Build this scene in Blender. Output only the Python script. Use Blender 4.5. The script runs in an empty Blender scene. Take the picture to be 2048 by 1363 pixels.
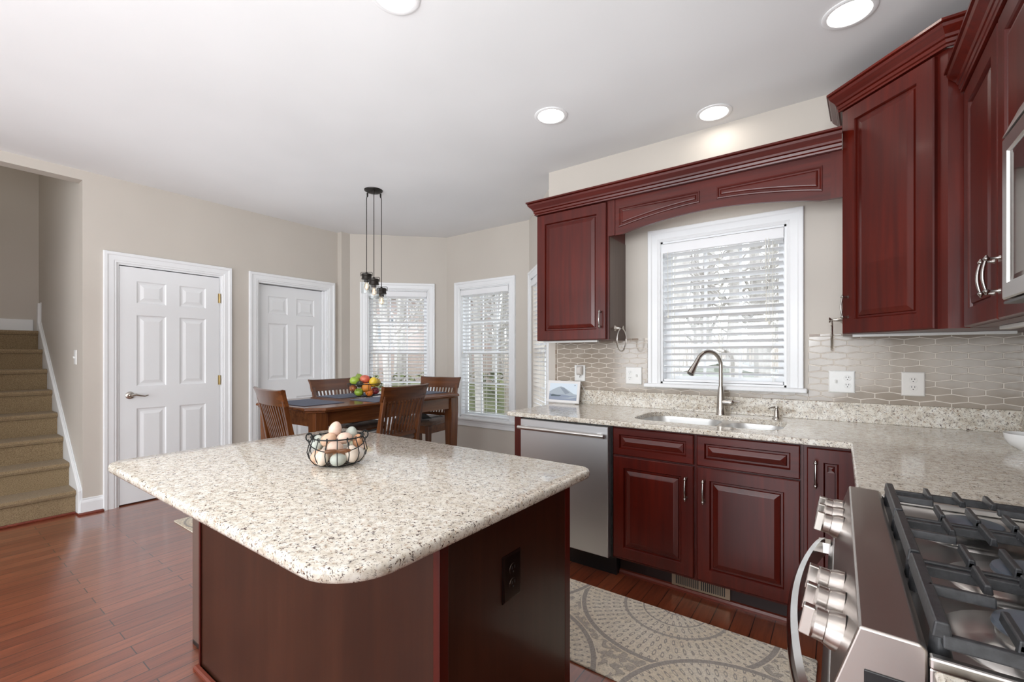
import bpy, bmesh, math, random
from mathutils import Vector, Matrix
random.seed(7)
PI = math.pi
D = math.radians
sc = bpy.context.scene
C = sc.collection

# ------------------------------------------------------------------ camera, sky, exposure
F_PX, YAW, CAM_Z, HOR = 898.33, 0.6311, 1.2612, 711.5
cam_d = bpy.data.cameras.new('camera')
cam = bpy.data.objects.new('camera', cam_d)
C.objects.link(cam)
cam.location = (0, 0, CAM_Z)
cam.rotation_euler = (PI / 2, 0, YAW)
cam_d.sensor_width = 36
cam_d.lens = 36 * F_PX / 2048
cam_d.shift_y = (HOR - 681.5) / 2048
cam_d.clip_start = 0.02
sc.camera = cam
sc.view_settings.view_transform = 'Standard'
sc.view_settings.look = 'None'
sc.view_settings.gamma = 1
sc.view_settings.use_curve_mapping = False
sc.view_settings.exposure = 0.42

world = bpy.data.worlds.new('sky')
sc.world = world
world.use_nodes = True
wn = world.node_tree.nodes
wn['Background'].inputs[0].default_value = (0.87, 0.93, 1.0, 1)
wn['Background'].inputs[1].default_value = 2.8

LENS_EMIT = 14.0          # recessed ceiling lamps


def area_light(name, loc, rot, size, size_y, power, col=(1, 1, 1)):
    l = bpy.data.lights.new(name, 'AREA')
    l.shape = 'RECTANGLE'
    l.size = size
    l.size_y = size_y
    l.energy = power
    l.color = col
    o = bpy.data.objects.new(name, l)
    o.location = loc
    o.rotation_euler = rot
    C.objects.link(o)
    return o


# added fill lights without a visible source, to brighten room, ceiling and stairwell
area_light('fill_rear', (-1.6, -3.0, 1.5), (D(90), 0, 0), 4.5, 1.9, 70, (0.95, 0.98, 1.0))  # broad fill added behind the camera
area_light('fill_tilted', (-0.6, -0.9, 1.75), (PI - D(38), 0, D(40)), 1.6, 1.2, 37, (0.94, 0.97, 1.0))  # added fill, tilted up and forward at the far ceiling
area_light('fill_ceiling', (-2.1, 0.9, 1.70), (PI, 0, 0), 4.6, 3.6, 18, (0.89, 0.945, 1.0))  # added upward fill that evens out the ceiling
area_light('fill_stairwell', (-5.9, 0.2, 4.1), (0, 0, 0), 1.0, 0.8, 3, (1.0, 0.95, 0.85))  # small fill added high in the stairwell


# ------------------------------------------------------------------ materials
def nmat(name):
    m = bpy.data.materials.new(name)
    m.use_nodes = True
    nt = m.node_tree
    return m, nt, nt.nodes['Principled BSDF']


def setp(b, **k):
    names = {'color': 'Base Color', 'rough': 'Roughness', 'metal': 'Metallic', 'spec': 'Specular IOR Level',
             'coat': 'Coat Weight', 'coat_r': 'Coat Roughness', 'trans': 'Transmission Weight', 'ior': 'IOR',
             'sheen': 'Sheen Weight', 'sss': 'Subsurface Weight', 'aniso': 'Anisotropic'}
    for a, v in k.items():
        b.inputs[names[a]].default_value = (*v, 1) if a == 'color' else v


def plain(name, col, rough=0.5, **k):
    m, nt, b = nmat(name)
    setp(b, color=col, rough=rough, **k)
    return m


def coords(nt, scale=(1, 1, 1), rot=(0, 0, 0), loc=(0, 0, 0)):
    tc = nt.nodes.new('ShaderNodeTexCoord')
    mp = nt.nodes.new('ShaderNodeMapping')
    mp.inputs['Scale'].default_value = scale
    mp.inputs['Rotation'].default_value = rot
    mp.inputs['Location'].default_value = loc
    nt.links.new(tc.outputs['Object'], mp.inputs[0])
    return mp.outputs[0]


def noise(nt, vec, scale, detail=4, rough=0.5, dist=0.0):
    n = nt.nodes.new('ShaderNodeTexNoise')
    n.inputs['Scale'].default_value = scale
    n.inputs['Detail'].default_value = detail
    n.inputs['Roughness'].default_value = rough
    n.inputs['Distortion'].default_value = dist
    nt.links.new(vec, n.inputs['Vector'])
    return n.outputs[0]


def ramp(nt, fac, stops, const=False):
    r = nt.nodes.new('ShaderNodeValToRGB')
    if const:
        r.color_ramp.interpolation = 'CONSTANT'
    e = r.color_ramp.elements
    while len(e) < len(stops):
        e.new(0.5)
    for i, (p, c) in enumerate(stops):
        e[i].position = p
        e[i].color = (*c, 1) if len(c) == 3 else c
    nt.links.new(fac, r.inputs[0])
    return r.outputs[0]


def mix(nt, fac, a, b, mode='MIX'):
    m = nt.nodes.new('ShaderNodeMix')
    m.data_type = 'RGBA'
    m.blend_type = mode
    for s, v in ((m.inputs[0], fac), (m.inputs[6], a), (m.inputs[7], b)):
        if isinstance(v, bpy.types.NodeSocket):
            nt.links.new(v, s)
        elif isinstance(v, (int, float)):
            s.default_value = v
        else:
            s.default_value = (*v, 1)
    return m.outputs[2]


def math_n(nt, op, a, b=0.0):
    m = nt.nodes.new('ShaderNodeMath')
    m.operation = op
    for s, v in ((m.inputs[0], a), (m.inputs[1], b)):
        if isinstance(v, bpy.types.NodeSocket):
            nt.links.new(v, s)
        else:
            s.default_value = v
    return m.outputs[0]


def bump(nt, b, h, strength=0.2, dist=0.005):
    n = nt.nodes.new('ShaderNodeBump')
    n.inputs['Strength'].default_value = strength
    n.inputs['Distance'].default_value = dist
    nt.links.new(h, n.inputs['Height'])
    nt.links.new(n.outputs[0], b.inputs['Normal'])


BC = 'Base Color'


def paint(name, col, rough=0.6):
    m, nt, b = nmat(name)
    setp(b, rough=rough)
    v = coords(nt)
    c = ramp(nt, noise(nt, v, 1.3, 2), [(0.3, [x * 0.97 for x in col]), (0.7, [min(1, x * 1.03) for x in col])])
    nt.links.new(c, b.inputs[BC])
    bump(nt, b, noise(nt, v, 220, 2), 0.05, 0.001)
    return m


def wood(name, dark, light, axis='z', rough=0.32, coat=0.06, scale=1.0):
    m, nt, b = nmat(name)
    s = {'x': (1.2, 22, 22), 'y': (22, 1.2, 22), 'z': (22, 22, 1.2)}[axis]
    s = [x * scale for x in s]
    v = coords(nt, s)
    v2 = coords(nt, [x ** 0.5 * 1.2 for x in s])
    g = noise(nt, v, 1.6, 6, 0.6, 0.3)
    blot = noise(nt, v2, 0.9, 3, 0.5)
    c1 = ramp(nt, g, [(0.3, dark), (0.72, light)])
    c2 = mix(nt, ramp(nt, blot, [(0.3, (0, 0, 0)), (0.75, (0.75, 0.75, 0.75))]), c1, [x * 0.62 for x in dark])
    nt.links.new(c2, b.inputs[BC])
    setp(b, rough=rough, coat=coat, coat_r=0.12, spec=0.38)
    bump(nt, b, g, 0.04, 0.001)
    return m


def granite():
    m, nt, b = nmat('granite')
    v = coords(nt)
    base = ramp(nt, noise(nt, v, 42, 5, 0.65), [(0.30, (0.46, 0.40, 0.32)), (0.45, (0.67, 0.615, 0.525)), (0.62, (0.80, 0.77, 0.70))])
    grey = ramp(nt, noise(nt, coords(nt, loc=(3, 1, 2)), 85, 4, 0.6), [(0.58, (0, 0, 0)), (0.66, (0.75, 0.75, 0.75))])
    c = mix(nt, grey, base, (0.34, 0.31, 0.27))
    tan = ramp(nt, noise(nt, coords(nt, loc=(7, 5, 1)), 110, 3, 0.6, 0.6), [(0.60, (0, 0, 0)), (0.66, (0.8, 0.8, 0.8))])
    c = mix(nt, tan, c, (0.30, 0.18, 0.10))
    sp = ramp(nt, noise(nt, coords(nt, (1, 1, 1), loc=(2, 9, 4)), 105, 4, 0.65, 1.0), [(0.60, (0, 0, 0)), (0.625, (1, 1, 1))])
    c = mix(nt, sp, c, (0.055, 0.026, 0.022))
    sp2 = ramp(nt, noise(nt, coords(nt, (1, 1, 1), loc=(5, 3, 8)), 190, 3, 0.5, 0.6), [(0.63, (0, 0, 0)), (0.66, (0.85, 0.85, 0.85))])
    c = mix(nt, sp2, c, (0.10, 0.07, 0.06))
    sp3 = ramp(nt, noise(nt, coords(nt, loc=(1, 6, 3)), 62, 4, 0.7, 1.2), [(0.635, (0, 0, 0)), (0.655, (1, 1, 1))])
    c = mix(nt, sp3, c, (0.055, 0.038, 0.035))
    nt.links.new(c, b.inputs[BC])
    setp(b, rough=0.09, spec=0.5)
    return m


def floor_mat():
    m, nt, b = nmat('cherry_oak_floor')
    tc = nt.nodes.new('ShaderNodeTexCoord')
    sx = nt.nodes.new('ShaderNodeSeparateXYZ')
    cx = nt.nodes.new('ShaderNodeCombineXYZ')
    nt.links.new(tc.outputs['Object'], sx.inputs[0])
    nt.links.new(sx.outputs[1], cx.inputs[0])
    nt.links.new(sx.outputs[0], cx.inputs[1])
    br = nt.nodes.new('ShaderNodeTexBrick')
    nt.links.new(cx.outputs[0], br.inputs['Vector'])
    br.offset = 0.37
    br.inputs['Scale'].default_value = 1.0
    br.inputs['Brick Width'].default_value = 0.95
    br.inputs['Row Height'].default_value = 0.083
    br.inputs['Mortar Size'].default_value = 0.0021
    br.inputs['Mortar Smooth'].default_value = 0.1
    br.inputs['Bias'].default_value = 0.0
    br.inputs['Color1'].default_value = (0.21, 0.046, 0.018, 1)
    br.inputs['Color2'].default_value = (0.31, 0.082, 0.034, 1)
    br.inputs['Mortar'].default_value = (0.035, 0.010, 0.006, 1)
    g = noise(nt, coords(nt, (26, 2.2, 1)), 1.5, 6, 0.62, 1.2)
    gr = ramp(nt, g, [(0.3, (0.6, 0.6, 0.6)), (0.7, (1.15, 1.15, 1.15))])
    c = mix(nt, 1.0, br.outputs[0], gr, 'MULTIPLY')
    nt.links.new(c, b.inputs[BC])
    setp(b, rough=0.3, spec=0.8, coat=1.0, coat_r=0.16)
    h = math_n(nt, 'SUBTRACT', math_n(nt, 'MULTIPLY', g, 0.15), br.outputs[1])
    bump(nt, b, h, 0.12, 0.002)
    return m


def steel(name, col=(0.62, 0.60, 0.58), rough=0.30, axis='z', amt=0.025):
    m, nt, b = nmat(name)
    s = {'x': (2, 400, 400), 'y': (400, 2, 400), 'z': (400, 400, 2)}[axis]
    s = [q * 0.5 for q in s]
    g = noise(nt, coords(nt, s), 1.0, 3)
    r = nt.nodes.new('ShaderNodeMapRange')
    r.inputs[3].default_value = rough - amt
    r.inputs[4].default_value = rough + amt
    nt.links.new(g, r.inputs[0])
    nt.links.new(r.outputs[0], b.inputs['Roughness'])
    setp(b, color=col, metal=1.0, aniso=0.3)
    return m


def carpet_mat():
    m, nt, b = nmat('stair_carpet')
    v = coords(nt)
    g = noise(nt, v, 170, 3, 0.7)
    c = ramp(nt, g, [(0.3, (0.19, 0.125, 0.062)), (0.7, (0.46, 0.34, 0.20))])
    nt.links.new(c, b.inputs[BC])
    setp(b, rough=1.0, sheen=0.2, spec=0.1)
    bump(nt, b, g, 1.0, 0.01)
    return m


def rug_mat(name, centers, R=0.46):
    m, nt, b = nmat(name)
    tc = nt.nodes.new('ShaderNodeTexCoord')
    fine = noise(nt, tc.outputs['Object'], 130, 2, 0.6)
    blot = noise(nt, tc.outputs['Object'], 26, 3, 0.6, 0.7)
    wear = noise(nt, tc.outputs['Object'], 3.0, 3, 0.6)
    cur = None
    for (cx, cy) in centers:
        sub = nt.nodes.new('ShaderNodeVectorMath')
        sub.operation = 'SUBTRACT'
        nt.links.new(tc.outputs['Object'], sub.inputs[0])
        sub.inputs[1].default_value = (cx, cy, 0)
        sp = nt.nodes.new('ShaderNodeSeparateXYZ')
        nt.links.new(sub.outputs[0], sp.inputs[0])
        cb = nt.nodes.new('ShaderNodeCombineXYZ')
        nt.links.new(sp.outputs[0], cb.inputs[0])
        nt.links.new(sp.outputs[1], cb.inputs[1])
        ln = nt.nodes.new('ShaderNodeVectorMath')
        ln.operation = 'LENGTH'
        nt.links.new(cb.outputs[0], ln.inputs[0])
        r = math_n(nt, 'DIVIDE', ln.outputs['Value'], R)
        ang = math_n(nt, 'ARCTAN2', sp.outputs[1], sp.outputs[0])
        rings = ramp(nt, r, [(0.0, (1, 1, 1)), (0.10, (0, 0, 0)), (0.12, (1, 1, 1)), (0.31, (0, 0, 0)), (0.325, (1, 1, 1)),
                             (0.50, (0.15, 0.15, 0.15)), (0.53, (1, 1, 1)), (0.94, (0, 0, 0)), (0.985, (1, 1, 1))], True)
        # petals: lobes around, whose number changes from band to band
        nb = math_n(nt, 'FLOOR', math_n(nt, 'MULTIPLY', r, 9.0))
        k = math_n(nt, 'MULTIPLY', math_n(nt, 'ADD', nb, 1.0), 9.0)
        lobes = math_n(nt, 'SINE', math_n(nt, 'MULTIPLY', ang, k))
        rad = math_n(nt, 'SINE', math_n(nt, 'MULTIPLY', r, 9.0 * PI))
        pet = math_n(nt, 'MULTIPLY', lobes, rad)
        pet = math_n(nt, 'ADD', pet, math_n(nt, 'MULTIPLY', math_n(nt, 'SUBTRACT', blot, 0.5), 1.1))
        pm = ramp(nt, pet, [(0.0, (1, 1, 1)), (0.30, (1, 1, 1)), (0.36, (0.10, 0.10, 0.10)), (0.75, (0.10, 0.10, 0.10)), (0.80, (1, 1, 1))])
        val = mix(nt, 1.0, rings, pm, 'MULTIPLY')
        inside = math_n(nt, 'LESS_THAN', r, 1.0)
        if cur is None:
            out_v = ramp(nt, blot, [(0.44, (0.2, 0.2, 0.2)), (0.52, (1, 1, 1))])
            cur = mix(nt, inside, out_v, val)
        else:
            cur = mix(nt, inside, cur, val)
    lite = ramp(nt, wear, [(0.35, (0.78, 0.68, 0.53)), (0.6, (0.83, 0.76, 0.64))])
    dark = (0.43, 0.39, 0.35)
    c = mix(nt, cur, dark, lite)
    fr = ramp(nt, fine, [(0.3, (0.8, 0.8, 0.8)), (0.7, (1.1, 1.1, 1.1))])
    c = mix(nt, 1.0, c, fr, 'MULTIPLY')
    nt.links.new(c, b.inputs[BC])
    setp(b, rough=1.0, spec=0.1)
    h = math_n(nt, 'ADD', math_n(nt, 'MULTIPLY', fine, 0.5), cur)
    bump(nt, b, h, 0.7, 0.006)
    return m


def glass_mat(name, col=(1, 1, 1), rough=0.0):
    """Thin pane: mostly clear with a mirror sheen."""
    m = bpy.data.materials.new(name)
    m.use_nodes = True
    nt = m.node_tree
    nt.nodes.clear()
    out = nt.nodes.new('ShaderNodeOutputMaterial')
    t = nt.nodes.new('ShaderNodeBsdfTransparent')
    t.inputs[0].default_value = (*col, 1)
    g = nt.nodes.new('ShaderNodeBsdfGlossy')
    g.inputs['Roughness'].default_value = 0.02
    lw = nt.nodes.new('ShaderNodeLayerWeight')
    lw.inputs[0].default_value = 0.25
    fr = nt.nodes.new('ShaderNodeMath')
    fr.operation = 'MULTIPLY_ADD'
    nt.links.new(lw.outputs[1], fr.inputs[0])
    fr.inputs[1].default_value = 0.30
    fr.inputs[2].default_value = 0.03
    mx = nt.nodes.new('ShaderNodeMixShader')
    nt.links.new(fr.outputs[0], mx.inputs[0])
    nt.links.new(t.outputs[0], mx.inputs[1])
    nt.links.new(g.outputs[0], mx.inputs[2])
    nt.links.new(mx.outputs[0], out.inputs[0])
    return m


def emit(name, col, s):
    m, nt, b = nmat(name)
    setp(b, color=col, rough=0.5)
    b.inputs['Emission Color'].default_value = (*col, 1)
    b.inputs['Emission Strength'].default_value = s
    return m


def speckle(name, a, c, scale=40, rough=0.5, lo=0.35, hi=0.65, bs=0.0, **k):
    m, nt, b = nmat(name)
    v = coords(nt)
    n = noise(nt, v, scale, 4, 0.6)
    nt.links.new(ramp(nt, n, [(lo, a), (hi, c)]), b.inputs[BC])
    setp(b, rough=rough, **k)
    if bs:
        bump(nt, b, n, bs, 0.003)
    return m


WALL = paint('greige_wall_paint', (0.56, 0.515, 0.46), 0.55)
CEIL = paint('ceiling_paint', (0.80, 0.80, 0.80), 0.7)
TRIM = paint('white_trim_paint', (0.82, 0.83, 0.84), 0.32)
DOORW = paint('white_door_paint', (0.80, 0.81, 0.82), 0.35)
CH_D, CH_L = (0.060, 0.0040, 0.0018), (0.124, 0.0098, 0.0036)
CHZ = wood('cherry_upright_grain', CH_D, CH_L, 'z')
CHX = wood('cherry_level_grain', CH_D, CH_L, 'x')
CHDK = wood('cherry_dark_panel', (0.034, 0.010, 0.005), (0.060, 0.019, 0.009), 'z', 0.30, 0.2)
WAL_Z = wood('walnut_upright_grain', (0.085, 0.025, 0.008), (0.25, 0.085, 0.025), 'z', 0.25, 0.3)
WAL_X = wood('walnut_level_grain', (0.09, 0.027, 0.009), (0.26, 0.09, 0.028), 'x', 0.2, 0.35)
WAL_Y = wood('walnut_long_grain', (0.09, 0.027, 0.009), (0.26, 0.09, 0.028), 'y', 0.2, 0.35)
SHOE = wood('red_shoe_moulding', (0.16, 0.03, 0.018), (0.25, 0.055, 0.03), 'x', 0.25, 0.3)
GRAN = granite()
FLOORM = floor_mat()
STEEL = steel('brushed_steel_upright', axis='z')
STEELX = steel('brushed_steel_level', axis='x')
STEELY = steel('brushed_steel_long', (0.50, 0.46, 0.43), 0.30, 'y')
DWST = steel('dishwasher_steel', (0.66, 0.66, 0.67), 0.42, 'x')
SINKST = steel('sink_steel', (0.80, 0.80, 0.79), 0.36, 'x', 0.03)
SINKST.node_tree.nodes['Principled BSDF'].inputs['Metallic'].default_value = 0.8
NICKEL = plain('satin_nickel', (0.55, 0.52, 0.48), 0.25, metal=1.0)
PEWTER = plain('pewter_handle', (0.42, 0.40, 0.38), 0.22, metal=1.0)
CHROME = plain('polished_steel', (0.75, 0.73, 0.70), 0.12, metal=1.0)
BRASS = plain('brass_hinge', (0.50, 0.38, 0.18), 0.3, metal=1.0)
BLACK = plain('black_plastic', (0.012, 0.012, 0.013), 0.3)
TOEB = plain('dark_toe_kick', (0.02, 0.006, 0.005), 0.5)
IRON = speckle('cast_iron', (0.020, 0.021, 0.023), (0.042, 0.043, 0.047), 90, 0.36)
BRONZE = plain('oil_rubbed_bronze', (0.03, 0.026, 0.023), 0.4, metal=0.7)
WIRE = plain('black_wire', (0.012, 0.014, 0.014), 0.4, metal=0.4)
PLATE = plain('white_plate_plastic', (0.80, 0.80, 0.78), 0.3)
PLATE2 = plain('almond_plate_plastic', (0.74, 0.71, 0.67), 0.3)
SLOT = plain('outlet_slot', (0.02, 0.02, 0.02), 0.6)
CARPET = carpet_mat()
BLIND = plain('blind_white', (0.84, 0.845, 0.86), 0.4)
CORD = plain('blind_cord', (0.80, 0.78, 0.70), 0.7)
GLASS = glass_mat('window_glass', (0.98, 0.99, 0.99))
JAR = glass_mat('jar_glass', (0.97, 0.98, 0.98))
GROUT = speckle('grout', (0.70, 0.64, 0.57), (0.76, 0.70, 0.63), 60, 0.9)


def tile_mat():
    m, nt, b = nmat('glazed_tile')
    v = coords(nt)
    a = noise(nt, v, 7, 2)
    c = ramp(nt, a, [(0.35, (0.325, 0.272, 0.218)), (0.65, (0.40, 0.342, 0.283))])
    nt.links.new(c, b.inputs[BC])
    setp(b, rough=0.14, coat=0.3)
    bump(nt, b, noise(nt, v, 26, 2), 0.06, 0.004)
    return m


TILE = tile_mat()
TILEA = plain('accent_tile', (0.26, 0.19, 0.14), 0.3)


# ------------------------------------------------------------------ mesh helpers
def obj(name, bm, mats, parent=None, smooth=False, bevel=0.0, seg=2, loc=None, ang=40):
    bmesh.ops.recalc_face_normals(bm, faces=bm.faces[:])
    me = bpy.data.meshes.new(name)
    bm.to_mesh(me)
    bm.free()
    if not isinstance(mats, (list, tuple)):
        mats = [mats]
    for m in mats:
        me.materials.append(m)
    o = bpy.data.objects.new(name, me)
    C.objects.link(o)
    if parent:
        o.parent = parent
    if loc:
        o.location = loc
    if smooth:
        for p in me.polygons:
            p.use_smooth = True
        if hasattr(me, 'set_sharp_from_angle'):
            me.set_sharp_from_angle(angle=D(ang))
    if bevel:
        b = o.modifiers.new('bevel', 'BEVEL')
        b.width = bevel
        b.segments = seg
        b.limit_method = 'ANGLE'
        b.angle_limit = D(35)
    return o


def thing(name, label, cat, loc=(0, 0, 0), rz=0.0, group=None):
    o = bpy.data.objects.new(name, None)
    o.empty_display_size = 0.05
    C.objects.link(o)
    o.location = loc
    o.rotation_euler = (0, 0, rz)
    return tag(o, label, cat, group)


def tag(o, label, cat, group=None):
    o['label'] = label
    o['category'] = cat
    if group:
        o['group'] = group
    return o


def struct(o):
    o['kind'] = 'structure'
    return o


def sroot(name, loc, rz=0.0):
    o = bpy.data.objects.new(name, None)
    o.empty_display_size = 0.05
    C.objects.link(o)
    o.location = loc
    o.rotation_euler = (0, 0, rz)
    return struct(o)


def dup(root, loc=None, rz=None, label=None, group=None):
    r = root.copy()
    C.objects.link(r)
    if loc is not None:
        r.location = loc
    if rz is not None:
        r.rotation_euler = (0, 0, rz)
    if label:
        r['label'] = label
    if group:
        r['group'] = group
    for ch in list(root.children):
        c = ch.copy()
        C.objects.link(c)
        c.parent = r
        for g in list(ch.children):
            d = g.copy()
            C.objects.link(d)
            d.parent = c
    return r


def B():
    return bmesh.new()


def bx(bm, x0, x1, y0, y1, z0, z1, M=None, mi=0):
    co = [(x0, y0, z0), (x1, y0, z0), (x1, y1, z0), (x0, y1, z0), (x0, y0, z1), (x1, y0, z1), (x1, y1, z1), (x0, y1, z1)]
    v = [bm.verts.new(M @ Vector(c) if M else c) for c in co]
    for f in ((0, 3, 2, 1), (4, 5, 6, 7), (0, 1, 5, 4), (1, 2, 6, 5), (2, 3, 7, 6), (3, 0, 4, 7)):
        bm.faces.new([v[i] for i in f]).material_index = mi
    return bm


def prism(bm, pts, axis, a0, a1, M=None, mi=0):
    """pts 2D in the other two axes (x: (y,z); y: (x,z); z: (x,y))."""
    def P(p, a):
        c = {'x': (a, p[0], p[1]), 'y': (p[0], a, p[1]), 'z': (p[0], p[1], a)}[axis]
        return M @ Vector(c) if M else Vector(c)
    lo = [bm.verts.new(P(p, a0)) for p in pts]
    hi = [bm.verts.new(P(p, a1)) for p in pts]
    n = len(pts)
    bm.faces.new(lo).material_index = mi
    bm.faces.new(hi[::-1]).material_index = mi
    for i in range(n):
        bm.faces.new([lo[i], lo[(i + 1) % n], hi[(i + 1) % n], hi[i]]).material_index = mi
    return bm


def offset(poly, d):
    n = len(poly)
    area = sum(poly[i][0] * poly[(i + 1) % n][1] - poly[(i + 1) % n][0] * poly[i][1] for i in range(n))
    s = 1 if area > 0 else -1
    out = []
    for i in range(n):
        p0, p1, p2 = Vector(poly[i - 1]), Vector(poly[i]), Vector(poly[(i + 1) % n])
        e1 = (p1 - p0).normalized()
        e2 = (p2 - p1).normalized()
        n1 = Vector((-e1.y, e1.x)) * s
        n2 = Vector((-e2.y, e2.x)) * s
        mm = (n1 + n2)
        mm = mm / max(0.25, mm.dot(n1))
        out.append((p1.x + mm.x * d, p1.y + mm.y * d))
    return out


def rings(bm, poly, rr, M=None, cap=True, capb=False, mi=0):
    """loft of inset copies of poly (x,z) at depth y. rr: list of (inset, y)."""
    prev = None
    for k, (d, y) in enumerate(rr):
        vs = []
        for p in offset(poly, d):
            c = Vector((p[0], y, p[1]))
            vs.append(bm.verts.new(M @ c if M else c))
        if k == 0 and capb:
            bm.faces.new(vs).material_index = mi
        if prev:
            n = len(vs)
            for i in range(n):
                bm.faces.new([prev[i], prev[(i + 1) % n], vs[(i + 1) % n], vs[i]]).material_index = mi
        prev = vs
    if cap:
        bm.faces.new(prev).material_index = mi
    return bm


def rect(x0, x1, z0, z1):
    return [(x0, z0), (x1, z0), (x1, z1), (x0, z1)]


def raised_door(bm, x0, x1, z0, z1, y=0.0, t=0.02, fr=0.058):
    """Raised panel cabinet front: its back at y, facing -y."""
    f = y - t
    rings(bm, rect(x0, x1, z0, z1), [(0, y), (0, f + 0.004), (0.004, f), (fr, f), (fr + 0.003, f + 0.005), (fr + 0.006, f + 0.013),
                                     (fr + 0.014, f + 0.013), (fr + 0.017, f + 0.007), (fr + 0.036, f + 0.001), (fr + 0.040, f)], capb=True)
    return bm


def tube(bm, pts, r, n=8, closed=False, cap=True, mi=0):
    pts = [Vector(p) for p in pts]
    N = len(pts)
    rs = r if isinstance(r, (list, tuple)) else [r] * N
    rr = []
    up = None
    for i in range(N):
        if closed:
            t = (pts[(i + 1) % N] - pts[i - 1]).normalized()
        else:
            t = (pts[min(i + 1, N - 1)] - pts[max(i - 1, 0)]).normalized()
        if up is None:
            up = Vector((0, 0, 1)) if abs(t.z) < 0.9 else Vector((1, 0, 0))
        a = (up - t * up.dot(t)).normalized()
        b = t.cross(a)
        up = a
        rr.append([bm.verts.new(pts[i] + (a * math.cos(2 * PI * k / n) + b * math.sin(2 * PI * k / n)) * rs[i]) for k in range(n)])
    for i in range(N if closed else N - 1):
        A, Bq = rr[i], rr[(i + 1) % N]
        for k in range(n):
            bm.faces.new([A[k], A[(k + 1) % n], Bq[(k + 1) % n], Bq[k]]).material_index = mi
    if cap and not closed:
        bm.faces.new(rr[0]).material_index = mi
        bm.faces.new(rr[-1]).material_index = mi
    return bm


def lathe(bm, prof, n=20, M=None, mi=0):
    rr = []
    for r, z in prof:
        if r < 1e-6:
            c = Vector((0, 0, z))
            rr.append([bm.verts.new(M @ c if M else c)])
        else:
            vs = []
            for k in range(n):
                c = Vector((r * math.cos(2 * PI * k / n), r * math.sin(2 * PI * k / n), z))
                vs.append(bm.verts.new(M @ c if M else c))
            rr.append(vs)
    for A, Q in zip(rr, rr[1:]):
        if len(A) == 1 and len(Q) == 1:
            continue
        for k in range(n):
            a0, a1 = A[k % len(A)], A[(k + 1) % len(A)]
            b0, b1 = Q[k % len(Q)], Q[(k + 1) % len(Q)]
            if len(A) == 1:
                f = bm.faces.new([a0, b1, b0])
            elif len(Q) == 1:
                f = bm.faces.new([a0, a1, b0])
            else:
                f = bm.faces.new([a0, a1, b1, b0])
            f.material_index = mi
    return bm


def T(x=0, y=0, z=0, rx=0, ry=0, rz=0):
    return Matrix.Translation((x, y, z)) @ Matrix.Rotation(rz, 4, 'Z') @ Matrix.Rotation(ry, 4, 'Y') @ Matrix.Rotation(rx, 4, 'X')


def sweep(bm, path, prof, M=None, closed=False, side=1):
    """profile (u outward, w third axis) swept along a 2D path (a,b) with mitred corners; result (a,b,w)."""
    n = len(path)
    P = [Vector(p) for p in path]
    rr = []
    for i in range(n):
        if closed or 0 < i < n - 1:
            e1 = (P[i] - P[i - 1]).normalized()
            e2 = (P[(i + 1) % n] - P[i]).normalized()
        elif i == 0:
            e1 = e2 = (P[1] - P[0]).normalized()
        else:
            e1 = e2 = (P[-1] - P[-2]).normalized()
        n1 = Vector((e1.y, -e1.x)) * side
        n2 = Vector((e2.y, -e2.x)) * side
        mm = n1 + n2
        mm = mm / max(0.2, mm.dot(n1))
        row = []
        for u, w in prof:
            c = Vector((P[i].x + mm.x * u, P[i].y + mm.y * u, w))
            row.append(bm.verts.new(M @ c if M else c))
        rr.append(row)
    m = len(prof)
    for i in range(n if closed else n - 1):
        A, Q = rr[i], rr[(i + 1) % n]
        for k in range(m):
            bm.faces.new([A[k], A[(k + 1) % m], Q[(k + 1) % m], Q[k]])
    if not closed:
        bm.faces.new(rr[0])
        bm.faces.new(rr[-1])
    return bm


WALLM = Matrix(((1, 0, 0, 0), (0, 0, -1, 0), (0, 1, 0, 0), (0, 0, 0, 1)))  # (a,b,w) -> (x=a, y=-w, z=b)
CASE = [(0, 0), (0, 0.010), (0.006, 0.013), (0.014, 0.012), (0.020, 0.016), (0.055, 0.018), (0.062, 0.024), (0.082, 0.025), (0.086, 0.020), (0.086, 0)]
BASE = [(0, 0), (0.014, 0), (0.014, 0.095), (0.010, 0.108), (0.006, 0.114), (0.006, 0.125), (0, 0.128)]
SHOEP = [(0, 0), (0.018, 0), (0.017, 0.008), (0.011, 0.016), (0, 0.019)]
CROWN = [(0, 0), (0.008, 0.0), (0.010, 0.008), (0.005, 0.011), (0.012, 0.015), (0.015, 0.027), (0.010, 0.031), (0.018, 0.034), (0.022, 0.044), (0.032, 0.054),
         (0.044, 0.066), (0.049, 0.077), (0.044, 0.081), (0.056, 0.084), (0.056, 0.094), (0, 0.094)]

X_L, Y_B, X_R, ZC = -4.866, 3.10, 0.70, 2.737
ZF = 0.0


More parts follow.
